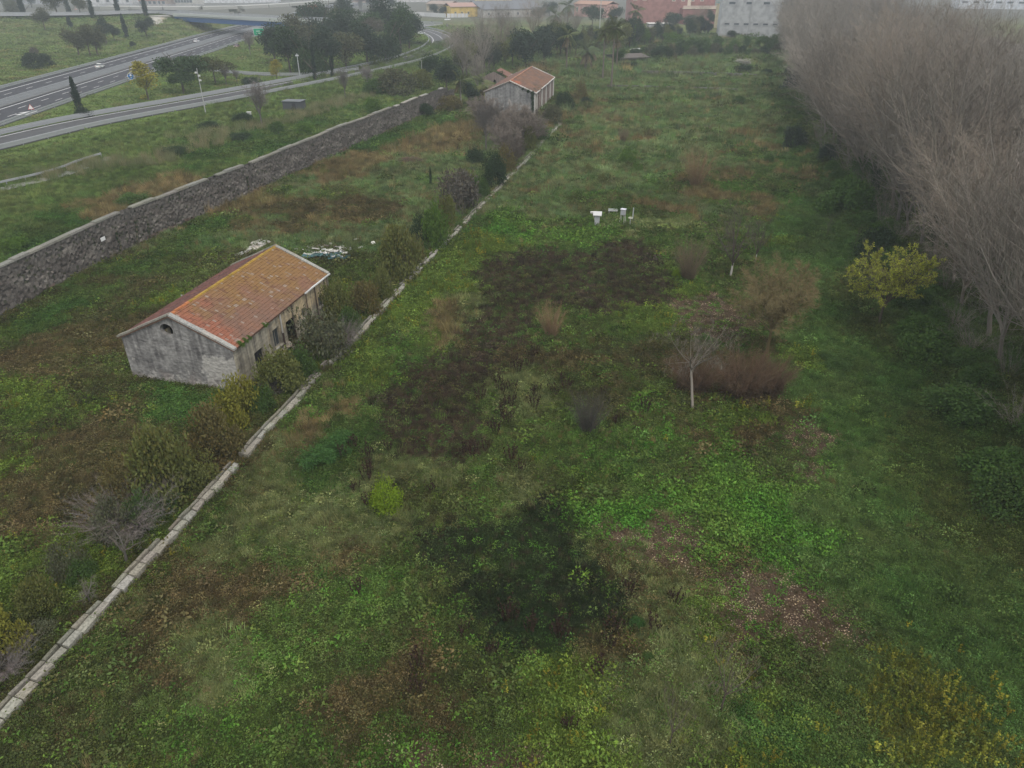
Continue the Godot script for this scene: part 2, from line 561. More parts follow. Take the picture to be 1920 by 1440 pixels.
# ---------------------------------------------------------------- old houses
func wall_image(w: int, h: int, sd: int, base: Color, dark: Color, pale: Color, how: Dictionary) -> ImageTexture:
	var f := FastNoiseLite.new()
	f.seed = sd
	f.frequency = 0.02
	f.fractal_octaves = 5
	var im := Image.create(w, h, false, Image.FORMAT_RGB8)
	for y in h:
		for x in w:
			var u := float(x) / w
			var v := float(y) / h      # 0 at the top
			var streak := f.get_noise_2d(x * 3.2, y * 0.12 + 40) * 0.5 + 0.5
			var blot := f.get_noise_2d(x * 0.9 + 500, y * 0.9) * 0.5 + 0.5
			var fine := f.get_noise_2d(x * 4.0, y * 4.0 + 900)
			var d: float = how.dark + (streak - 0.5) * how.streak * (1.2 - v * 0.7) + (blot - 0.5) * how.blot
			var c := base.lerp(dark, clampf(d, 0, 1))
			var q: float = how.peel.call(u, v) + (f.get_noise_2d(x * 1.4 + 90, y * 1.4 - 300)) * 0.9
			c = c.lerp(pale, sstep(0.0, 0.16, q) * 0.85)
			if how.has("warm"): c = c.lerp(Color(.50, .40, .255), sstep(.25, .55, u + (blot - .5) * .5) * sstep(.62, .40, v + (streak - .5) * .5) * clampf(1.1 - d, 0, 1))
			if how.has("low"): c = c.lerp(how.low, sstep(0.05, 0.3, v - 0.80 + (blot - 0.5) * 0.5) * 0.7)
			c = c * (1.0 + fine * 0.35)
			im.set_pixel(x, y, c.linear_to_srgb())
	return ImageTexture.create_from_image(im)
func plaster(t: Texture2D) -> StandardMaterial3D:
	var m := StandardMaterial3D.new()
	m.albedo_texture = t
	m.roughness = 0.95
	m.metallic_specular = 0.2
	m.normal_enabled = true
	m.normal_texture = M.rough_normal
	m.normal_scale = 0.7
	return m
func uv_plane(mb: MB, axis: int, o: float, len: float, h: float):   # lay the wall's picture along it: axis 0 runs in x, 2 in z
	for i in mb.v.size(): mb.u[i] = Vector2((mb.v[i][axis] - o) / len, 1.0 - mb.v[i].y / h)
func gable(W: float, He: float, Hr: float, z0: float, z1: float, hole: Variant) -> MB:
	var mb := MB.new()
	var out := [Vector2(-W, -0.4), Vector2(0, -0.4), Vector2(0, He), Vector2(-W * 0.5, Hr), Vector2(-W, He)]
	var c: Vector2 = hole[0] if hole else Vector2(-W * 0.5, He * 0.7)
	var rr: Vector2 = hole[1] if hole else Vector2.ZERO
	var angs := []
	for i in 32: angs.append(TAU * i / 32)
	for p in out: angs.append(fposmod((p - c).angle(), TAU))
	angs.sort()
	var N := angs.size()
	for i in N:
		var q := []
		for k in 2:
			var a: float = angs[(i + k) % N]
			var d := Vector2(cos(a), sin(a))
			var best := 1e9
			for j in 5:
				var hit = Geometry2D.segment_intersects_segment(c, c + d * 100, out[j], out[(j + 1) % 5])
				if hit != null: best = minf(best, c.distance_to(hit))
			q.append([c + d * rr, c + d * best])
		var a0: Vector2 = q[0][0]
		var b0: Vector2 = q[0][1]
		var a1: Vector2 = q[1][0]
		var b1: Vector2 = q[1][1]
		for s in [[z0, true], [z1, false]]:
			var z: float = s[0]
			if not hole:
				if s[1]: mb.tri(Vector3(a0.x, a0.y, z), Vector3(b1.x, b1.y, z), Vector3(b0.x, b0.y, z), Color.WHITE)
				else: mb.tri(Vector3(a0.x, a0.y, z), Vector3(b0.x, b0.y, z), Vector3(b1.x, b1.y, z), Color.WHITE)
			elif s[1]: mb.quad(Vector3(a0.x, a0.y, z), Vector3(a1.x, a1.y, z), Vector3(b1.x, b1.y, z), Vector3(b0.x, b0.y, z), Color.WHITE)
			else: mb.quad(Vector3(a0.x, a0.y, z), Vector3(b0.x, b0.y, z), Vector3(b1.x, b1.y, z), Vector3(a1.x, a1.y, z), Color.WHITE)
		if hole: mb.quad(Vector3(a0.x, a0.y, z0), Vector3(a0.x, a0.y, z1), Vector3(a1.x, a1.y, z1), Vector3(a1.x, a1.y, z0), Color(.35, .35, .35))
	uv_plane(mb, 0, -W, W, Hr)
	return mb
func side_wall(x0: float, x1: float, L: float, He: float, holes: Array) -> MB:   # holes: [from, to, bottom, top] along the wall
	var mb := MB.new()
	var cuts := [0.0, L]
	for h in holes:
		cuts.append(h[0]); cuts.append(h[1])
	cuts.sort()
	for i in cuts.size() - 1:
		var a: float = cuts[i]
		var b: float = cuts[i + 1]
		if b - a < 0.001: continue
		var bits := [[-0.4, He]]
		for h in holes:
			if h[0] <= a + 0.001 and h[1] >= b - 0.001: bits = [[-0.4, h[2]], [h[3], He]]
		for t in bits:
			if t[1] - t[0] > 0.01: mb.box(Vector3((x0 + x1) * 0.5, (t[0] + t[1]) * 0.5, -(a + b) * 0.5), Vector3(absf(x1 - x0), t[1] - t[0], b - a), Color.WHITE)
	uv_plane(mb, 2, 0, -L, He)
	return mb
func tile_mesh(w: float, l: float) -> ArrayMesh:      # an interlocking clay tile: a pan, a roll and the thick front edge
	var mb := MB.new()
	var xs := [-0.5, -0.1, 0.06, 0.26, 0.44, 0.5]
	var ys := [0.012, 0.0, 0.05, 0.075, 0.05, 0.012]
	for i in 5:
		var a := Vector3(xs[i] * w, ys[i] * w * 2 + 0.035, 0)
		var b := Vector3(xs[i + 1] * w, ys[i + 1] * w * 2 + 0.035, 0)
		var c := Vector3(b.x, b.y - 0.03, -l * 1.12)
		var d := Vector3(a.x, a.y - 0.03, -l * 1.12)
		mb.quad(a, d, c, b, Color.WHITE)
		mb.quad(a, b, Vector3(b.x, b.y - 0.035, 0), Vector3(a.x, a.y - 0.035, 0), Color(.55, .5, .5))
	return mb.done(M.tile)
# the roof's slope as tiles: local x along the eave (to the viewer's right when facing the slope from the front), courses run up
func slope_tiles(t: Node3D, called: String, eave: Vector3, side: Vector3, up: Vector3, L: float, S: float, w: float, l: float, colour: Callable):
	var tr := []
	var cols := PackedColorArray()
	var nu := int(L / w)
	var ns := int(S / l)
	var nrm := side.cross(up).normalized()
	if nrm.y < 0: nrm = -nrm
	var b := Basis(side, nrm, -up)
	if b.determinant() < 0: b = Basis(-side, nrm, -up)
	for j in ns + 1:
		for i in nu:
			var p := eave + side * (i + 0.5) * L / nu + up * (j * S / (ns + 1)) + nrm * R1(0.03, 0.055)
			tr.append(Transform3D(b.rotated(nrm, R1(-0.05, 0.05)).rotated(side, R1(-0.03, 0.03)), p))
			cols.append(colour.call(float(i) / nu, float(j) / (ns + 1)))
	scatter(called, tile_mesh(L / nu, S / (ns + 1)), tr, cols, t)
func slab(p: Array, th: float, col: Color, mat: Material) -> ArrayMesh:   # four corners, thickened downwards
	var mb := MB.new()
	var d := Vector3.DOWN * th
	mb.quad(p[0], p[1], p[2], p[3], col)
	mb.quad(p[3] + d, p[2] + d, p[1] + d, p[0] + d, col)
	for i in 4: mb.quad(p[i], p[i] + d, p[(i + 1) % 4] + d, p[(i + 1) % 4], col)
	return mb.done(mat)
func strip(a: Vector3, b: Vector3, w: float, h: float, side: Vector3, col: Color, mat: Material) -> ArrayMesh:   # a straight bar with a slight wobble
	var mb := MB.new()
	var n := maxi(2, int(a.distance_to(b) / 1.2))
	var last := []
	for i in n + 1:
		var p := a.lerp(b, float(i) / n) + Vector3(R1(-1, 1), R1(-1, 1), R1(-1, 1)) * 0.028
		var q := [p - side * w * 0.5, p + side * w * 0.5, p - side * w * 0.5 + Vector3.UP * h, p + side * w * 0.5 + Vector3.UP * h]
		if i: mb.hexa([last[0], last[1], last[2], last[3], q[0], q[1], q[2], q[3]], jit(col, 0.16))
		last = q
	return mb.done(mat)

func _ready():
	# ------------------------------------------------ camera, sky, sun, exposure
	var cam := Camera3D.new()
	cam.name = "camera"
	cam.position = Vector3(0, 30, 0)
	cam.rotation_degrees = Vector3(-30.04, 0, 0)
	cam.fov = 56.5
	cam.near = 0.5
	cam.far = 6000
	add_child(cam)
	var env := Environment.new()
	env.background_mode = Environment.BG_SKY
	var sm := ProceduralSkyMaterial.new()
	sm.sky_top_color = Color(.82, .83, .835)
	sm.sky_horizon_color = Color(.78, .795, .81)
	sm.sky_curve = 0.3
	sm.ground_bottom_color = Color(.30, .31, .27)
	sm.ground_horizon_color = Color(.70, .73, .76)
	sm.ground_curve = 0.02
	var sky := Sky.new()
	sky.sky_material = sm
	env.sky = sky
	env.background_energy_multiplier = 1.25
	env.tonemap_mode = Environment.TONE_MAPPER_LINEAR
	env.tonemap_exposure = 1.5
	env.fog_enabled = true
	env.fog_density = 0.00038
	env.fog_light_color = Color(.90, .94, .97)
	env.sdfgi_enabled = true
	env.ssao_enabled = true
	env.ssil_enabled = true
	var we := WorldEnvironment.new()
	we.name = "environment"
	we.environment = env
	add_child(we)
	var sun := DirectionalLight3D.new()
	sun.name = "overcast_sun"
	sun.light_energy = 0.35
	sun.light_color = Color(1, .97, .93)
	sun.light_angular_distance = 18
	sun.shadow_enabled = true
	sun.rotation_degrees = Vector3(-58, 30, 0)
	add_child(sun)

	# ------------------------------------------------ noise and materials
	rng.seed = 7
	nz.seed = 3; nz.frequency = 0.02; nz.fractal_octaves = 4
	nz2.seed = 11; nz2.frequency = 0.03; nz2.fractal_octaves = 3
	M.bark = vmat(0.95, 0.15)
	M.twig = vmat(0.95, 0.15)
	M.leafv = vmat(0.85, 0.3, 0.3)
	M.cover = vmat(0.95, 0.12, 0.25)
	M.metal = vmat(0.55, 0.5)
	M.paint = vmat(0.3, 0.5)
	M.gloss = vmat(0.12, 0.6)
	M.rough = vmat(0.95, 0.2)
	M.tile = vmat(0.9, 0.25)
	M.stone = textured(vmat(0.95, 0.2), noisetex(0.012, Color(.45, .45, .45), Color(1.3, 1.28, 1.25), 5, 6), Vector3(.9, .9, .9))
	M.road = textured(vmat(0.8, 0.3), noisetex(0.01, Color(.75, .75, .75), Color(1.15, 1.15, 1.15), 8, 6), Vector3(.06, .06, .06))
	var nt := NoiseTexture2D.new()
	var nf := FastNoiseLite.new()
	nf.frequency = 0.03; nf.fractal_octaves = 5; nf.seed = 4
	nt.width = 512; nt.height = 512; nt.seamless = true; nt.as_normal_map = true; nt.bump_strength = 6; nt.noise = nf
	M.rough_normal = nt

	# ------------------------------------------------ which cover grows where
	grid.resize(GN * GM)
	for j in GM:
		for i in GN:
			var x := GX + i * GC
			var z := GZ + j * GC
			var v := x * R.x + z * R.z
			var k := 0
			var q := nz2.get_noise_2d(x * 1.6 + 40, z * 1.6)
			var q2 := nz.get_noise_2d(x * 1.1 - 200, z * 1.1)
			if v < wall_v(x * U.x + z * U.z): k = 9
			elif v < -27.2:
				k = 8 if q < 0.22 else 13
				if q2 > 0.3: k = 12
				if z < -85: k = 11 if q2 < 0.12 else (6 if q > 0.0 else 8)
			elif v > 19.5 + q * 6.0 + 5.0 * sstep(-60, -110, z): k = 5 if q2 < .22 else 14
			elif z > -150 and v > 11.0 + q * 8.0 and q2 < .25: k = 14
			elif z < -98: k = 11 if q2 < 0.28 else (6 if q > 0.2 else 0)
			elif q > 0.30: k = 13
			elif q2 > 0.36: k = 3
			elif q2 < -0.37: k = 12
			grid[j * GN + i] = k
	paint(12, PackedVector2Array([Vector2(-22.07, -30.76), Vector2(-13.02, -33.02), Vector2(-5.95, -28.7), Vector2(-3.32, -22.24), Vector2(-6.07, -18.78), Vector2(-14.6, -18.53), Vector2(-19.44, -22.24)]), 2.6, 0.46)
	paint(3, PackedVector2Array([Vector2(-18.24, -26.09), Vector2(-16.11, -27.17), Vector2(-13.53, -25.4), Vector2(-13.81, -22.24), Vector2(-16.23, -22.54)]), 1.2, 0.8)
	paint(10, PackedVector2Array([Vector2(-17.08, -33.5), Vector2(-11.83, -33.5), Vector2(-10.9, -29.5), Vector2(-14.83, -29.5)]), 1.5, 0.7)
	paint(10, PackedVector2Array([Vector2(-15, -45.39), Vector2(-11.21, -46.9), Vector2(-9.4, -43.27), Vector2(-11.86, -40.03), Vector2(-14.99, -40.65)]), 1.0)
	paint(10, PackedVector2Array([Vector2(-15.57, -40.03), Vector2(-13.11, -40.65), Vector2(-12.09, -37.67), Vector2(-14.57, -37.67)]), 0.8)
	paint(6, PackedVector2Array([Vector2(-16.6, -46.9), Vector2(-15.82, -54.66), Vector2(-13.27, -58.74), Vector2(-13.18, -48.47), Vector2(-14.83, -40.03), Vector2(-17.42, -38.82)]), 1.4, 0.6)
	paint(13, PackedVector2Array([Vector2(-13.76, -64.55), Vector2(-10.36, -82.92), Vector2(-4.38, -95.59), Vector2(0, -84.83), Vector2(-3.38, -69.88), Vector2(-7.98, -59.84)]), 1.6, 0.75)
	paint(13, PackedVector2Array([Vector2(-16.95, -59.84), Vector2(-11.8, -58.74), Vector2(-10.73, -51.87), Vector2(-13.95, -50.13)]), 1.2, 0.6)
	paint(6, PackedVector2Array([Vector2(-8.73, -67.13), Vector2(-5.07, -69.88), Vector2(-4.62, -62.13), Vector2(-7.37, -58.74)]), 1.4, 0.8)
	paint(3, PackedVector2Array([Vector2(-6.2, -69.88), Vector2(-4.15, -74.35), Vector2(-2.22, -68.48), Vector2(-3.44, -58.74), Vector2(-5.49, -59.84)]), 1.0, 0.9)
	paint(1, PackedVector2Array([Vector2(-5.29, -64.55), Vector2(-1.15, -71.32), Vector2(2.25, -69.88), Vector2(2.65, -64.55), Vector2(-0.94, -55.64), Vector2(-2.68, -51.87), Vector2(-4.65, -54.66)]), 1.4)
	paint(1, PackedVector2Array([Vector2(-11.48, -48.47), Vector2(-9.43, -55.64), Vector2(-3.93, -58.74), Vector2(-1.38, -53.7), Vector2(-3.4, -48.47), Vector2(-1.15, -41.93), Vector2(-5.19, -40.03), Vector2(-9.19, -41.93)]), 2.0, 0.72)
	paint(1, PackedVector2Array([Vector2(-5, -79.31), Vector2(0, -85.82), Vector2(8.58, -84.83), Vector2(15.94, -89.94), Vector2(17.79, -77.6), Vector2(16.91, -69.88), Vector2(13.31, -68.48), Vector2(9.13, -65.82), Vector2(4.99, -68.48), Vector2(1.09, -67.13), Vector2(-3.38, -69.88)]), 1.6)
	paint(1, PackedVector2Array([Vector2(5.67, -50.13), Vector2(7.41, -50.13), Vector2(6.81, -44.67), Vector2(5.58, -44.31)]), 0.6)
	paint(3, PackedVector2Array([Vector2(-2.33, -54.66), Vector2(2.39, -56.64), Vector2(4.47, -51.87), Vector2(1.64, -46.14), Vector2(-1.7, -48.47)]), 1.2, 0.9)
	paint(3, PackedVector2Array([Vector2(-0.75, -40.65), Vector2(1.89, -41.28), Vector2(1.39, -36.57), Vector2(-0.7, -37.11)]), 0.9, 0.8)
	paint(8, PackedVector2Array([Vector2(3.17, -64.55), Vector2(16.43, -62.13), Vector2(14.11, -46.9), Vector2(8.71, -43.96), Vector2(5.23, -50.13), Vector2(0, -43.27), Vector2(-2.18, -38.82), Vector2(-6.15, -35.5), Vector2(-7.98, -38.82), Vector2(-2.3, -41.93), Vector2(3.77, -55.64)]), 2.0, 0.55)
	paint(0, PackedVector2Array([Vector2(1.64, -46.14), Vector2(9.73, -45.39), Vector2(12.88, -41.28), Vector2(6.89, -38.82), Vector2(1.45, -38.82)]), 1.6, 0.8)
	paint(4, PackedVector2Array([Vector2(10.23, -54.66), Vector2(14.11, -46.9), Vector2(12.25, -41.93), Vector2(8.92, -45.39)]), 1.2, 0.4)
	paint(4, PackedVector2Array([Vector2(13.38, -45.39), Vector2(17.04, -42.59), Vector2(18.78, -35.5), Vector2(17.4, -29.1), Vector2(14.05, -29.92), Vector2(10.24, -35.5), Vector2(8.35, -38.82)]), 2.6, 0.6)
	paint(4, PackedVector2Array([Vector2(2.76, -36.03), Vector2(7.74, -37.11), Vector2(10.61, -33.99), Vector2(7.16, -33.02), Vector2(3.61, -33.5)]), 1.2, 0.7)
	paint(15, PackedVector2Array([Vector2(-6.76, -34.99), Vector2(-2.76, -36.03), Vector2(-1.31, -33.5), Vector2(-3.08, -30.34), Vector2(-5.59, -30.76)]), 1.2)
	paint(15, PackedVector2Array([Vector2(-1.37, -35.5), Vector2(1.77, -37.39), Vector2(3.38, -34.99), Vector2(4.47, -32.09), Vector2(6.19, -28.31), Vector2(5.01, -25.74), Vector2(2.43, -24.4), Vector2(-1.09, -24.89), Vector2(-3.16, -27.17), Vector2(-3.66, -29.92), Vector2(-1.88, -31.2)]), 1.0)
	paint(3, PackedVector2Array([Vector2(3.94, -33.5), Vector2(6.07, -32.09), Vector2(10.5, -29.1), Vector2(8.91, -25.74), Vector2(6.84, -28.7)]), 1.4, 0.9)
	paint(3, PackedVector2Array([Vector2(5.7, -26.8), Vector2(10.3, -25.74), Vector2(11.51, -21.38), Vector2(8.58, -18.53), Vector2(5.17, -19.02), Vector2(4.67, -22.83)]), 1.8, 0.7)
	paint(2, PackedVector2Array([Vector2(5.07, -34.99), Vector2(9.22, -35.5), Vector2(11.93, -32.55), Vector2(11.09, -30.34), Vector2(6.96, -31.64)]), 1.4, 0.7)
	paint(2, PackedVector2Array([Vector2(10.69, -29.92), Vector2(13.86, -31.42), Vector2(16.49, -29.92), Vector2(18.12, -27.17), Vector2(16.84, -25.4), Vector2(14.25, -25.06), Vector2(10.55, -26.8)]), 1.3, 0.97)
	paint(2, PackedVector2Array([Vector2(20.58, -47.68), Vector2(23.66, -46.9), Vector2(21.77, -38.82), Vector2(19.07, -39.42)]), 1.3, 0.75)
	paint(2, PackedVector2Array([Vector2(14.97, -68.48), Vector2(21.55, -72.81), Vector2(25.11, -67.13), Vector2(21.94, -59.84), Vector2(16.46, -59.84)]), 1.3, 0.8)
	paint(2, PackedVector2Array([Vector2(-5.72, -19.52), Vector2(-1.44, -19.9), Vector2(2.37, -19.27), Vector2(2.32, -18.53), Vector2(-5.56, -18.53)]), 0.9, 0.8)
	paint(2, PackedVector2Array([Vector2(-16, -21.95), Vector2(-14.32, -22.24), Vector2(-13.62, -20.3), Vector2(-15.08, -20.3)]), 0.8, 0.7)
	paint(10, PackedVector2Array([Vector2(9.37, -20.83), Vector2(16.87, -23.45), Vector2(15.3, -18.53), Vector2(9.27, -18.53)]), 2.0, 0.6)
	paint(7, PackedVector2Array([Vector2(18.52, -26.09), Vector2(19.88, -25.4), Vector2(22.2, -20.83), Vector2(21.33, -18.53), Vector2(15.76, -18.53), Vector2(16.88, -22.24)]), 1.6, 0.56)
	paint(7, PackedVector2Array([Vector2(-2.94, -24.08), Vector2(3.72, -23.76), Vector2(4.25, -21.38), Vector2(1, -21.38), Vector2(-2.03, -21.95)]), 1.0, 0.2)
	paint(13, PackedVector2Array([Vector2(23.75, -57.68), Vector2(27.92, -59.84), Vector2(25.94, -48.47), Vector2(22.11, -48.47)]), 1.2, 0.6)
	paint(13, PackedVector2Array([Vector2(9.47, -29.92), Vector2(11.1, -29.1), Vector2(9.56, -23.76), Vector2(7.55, -24.4)]), 1.4, 0.5)
	# the far parts of the field and the ground left of the low wall
	paint(6, PackedVector2Array([Vector2(25.2, -121.99), Vector2(44.91, -133.77), Vector2(51.31, -121.99), Vector2(39.4, -95.59), Vector2(23.35, -95.59)]), 4.0, 0.36)
	paint(6, PackedVector2Array([Vector2(13.08, -185.09), Vector2(38.19, -201.62), Vector2(30.81, -152.96), Vector2(12.69, -133.77), Vector2(4.5, -121.99)]), 4.0, 0.36)
	paint(6, PackedVector2Array([Vector2(44.99, -170.88), Vector2(63.44, -164.5), Vector2(51.31, -121.99), Vector2(41, -133.77)]), 4.0, 0.36)
	paint(4, PackedVector2Array([Vector2(-4.57, -100.55), Vector2(4.08, -108.88), Vector2(8.76, -95.59), Vector2(2.75, -88.88), Vector2(-4.2, -91.03)]), 2.5, 0.5)
	paint(4, PackedVector2Array([Vector2(3.5, -91.03), Vector2(9.39, -94.41), Vector2(14.56, -89.94), Vector2(8.58, -84.83)]), 2.0, 0.6)
	paint(11, PackedVector2Array([Vector2(19.12, -352.63), Vector2(124.28, -352.63), Vector2(79.64, -210.93), Vector2(11.8, -210.93)]), 4.0, 0.8)
	paint(6, PackedVector2Array([Vector2(-36.01, -121.99), Vector2(-27.27, -158.54), Vector2(-7.3, -170.88), Vector2(-8.04, -138.15), Vector2(-21.48, -133.77), Vector2(-29.09, -115.11)]), 2.5, 0.75)
	paint(11, PackedVector2Array([Vector2(-24.11, -138.15), Vector2(-8.28, -142.79), Vector2(-5.54, -125.71), Vector2(-14.4, -121.99)]), 2.0, 0.7)
	paint(12, PackedVector2Array([Vector2(-40.5, -103.2), Vector2(-25.28, -108.88), Vector2(-11.42, -108.88), Vector2(-18.58, -93.26), Vector2(-32.94, -88.88)]), 3.0, 0.6)
	paint(13, PackedVector2Array([Vector2(-44.07, -53.7), Vector2(-38.9, -51.87), Vector2(-33.27, -43.96), Vector2(-36.36, -41.28)]), 2.0, 0.9)
	paint(12, PackedVector2Array([Vector2(-37.59, -43.27), Vector2(-29.77, -48.47), Vector2(-24.95, -43.96), Vector2(-24.97, -33.5), Vector2(-30.95, -32.55)]), 2.5, 0.7)
	paint(10, PackedVector2Array([Vector2(-50.03, -63.32), Vector2(-48.22, -75.95), Vector2(-45.29, -88.88), Vector2(-41.13, -100.55), Vector2(-37.94, -95.59), Vector2(-42.79, -75.95), Vector2(-44.88, -59.84)]), 1.6, 0.7)
	paint(10, PackedVector2Array([Vector2(-35.21, -152.96), Vector2(-28.19, -164.5), Vector2(-17, -185.09), Vector2(-12.6, -177.73), Vector2(-24.83, -142.79), Vector2(-31.14, -138.15)]), 1.4, 0.9)
	paint(10, PackedVector2Array([Vector2(-31.96, -52.32), Vector2(-22.37, -50.56), Vector2(-21.48, -45.39), Vector2(-29.12, -46.14)]), 1.5, 0.5)
	paint(6, PackedVector2Array([Vector2(-64.74, -100.55), Vector2(-58.22, -125.71), Vector2(-50.25, -116.77), Vector2(-54.72, -95.59)]), 2.0, 0.8)
	paint(10, PackedVector2Array([Vector2(-70.04, -95.59), Vector2(-67.72, -105.98), Vector2(-55.45, -95.59), Vector2(-54.69, -81.08), Vector2(-55.92, -72.81)]), 2.0, 0.7)
	paint(10, PackedVector2Array([Vector2(-69.31, -152.96), Vector2(-46.21, -193.03), Vector2(-36.69, -193.03), Vector2(-42.65, -147.72), Vector2(-55.81, -121.99)]), 2.5, 0.6)

	M.crown_a = crown_mesh(101, 20, 4200, .075, "round")
	M.crown_b = crown_mesh(103, 18, 4200, .07, "bush")
	M.t_dark = tint(Color(.036, .062, .030))
	M.t_fresh = tint(Color(.085, .155, .03))
	build_ground()
	build_roads()
	build_walls()
	build_houses()
	build_far_buildings()
	build_plants()
	build_small_things()
	build_cover()

func build_ground():
	var xs := []
	var zs := []
	var x := 0.0
	var dx := 1.0
	while x < 2600:
		xs.append(x)
		if x > 0: xs.append(-x)
		if x > 75: dx = minf(dx * 1.12, 260)
		if x > 75 and x < 420: dx = minf(dx, 6)
		x += dx
	xs.sort()
	var z := 40.0
	var dz := 4.0
	while z > -5200:
		zs.append(z)
		dz = 4.0 if z > -8 else (1.0 if z > -180 else (2.0 if z > -360 else minf(maxf(dz, 4) * (1.04 if z > -560 else 1.15), 400)))
		z -= dz
	var mb := MB.new()
	var nx := xs.size()
	for j in zs.size():
		for i in nx:
			var px: float = xs[i]
			var pz: float = zs[j]
			mb.v.append(Vector3(px, gh(px, pz), pz))
			var k := cls_at(px, pz)
			var c: Color
			if pz > GZ + 1 and px > -129 and px < 180: c = cover(px, pz, 0.62 if pz > -150 else 0.35)
			else:
				c = Color(.100, .150, .048).lerp(Color(.15, .15, .07), clampf(0.5 + nz.get_noise_2d(px * 0.7, pz * 0.7) + nz2.get_noise_2d(px * 4, pz * 4) * .9, 0, 1)) * (1.0 + .5 * nz2.get_noise_2d(px * 9, pz * 9))
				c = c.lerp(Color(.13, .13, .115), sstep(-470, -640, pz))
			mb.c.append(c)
			mb.u.append(Vector2(px, pz))
			mb.n.append(Vector3(gh(px - 0.5, pz) - gh(px + 0.5, pz), 1.0, gh(px, pz - 0.5) - gh(px, pz + 0.5)).normalized())
	for j in zs.size() - 1:
		for i in nx - 1:
			var a := j * nx + i
			mb.ix.append_array(PackedInt32Array([a, a + nx, a + nx + 1, a, a + nx + 1, a + 1]))
	var m := textured(vmat(0.98, 0.1), noisetex(0.02, Color(.5, .5, .5), Color(1.45, 1.4, 1.35), 21, 6), Vector3(.35, .35, .35))
	struct("ground", mb.done(m), "overgrown field of weeds, dead stalks and grass stretching to the city edge")

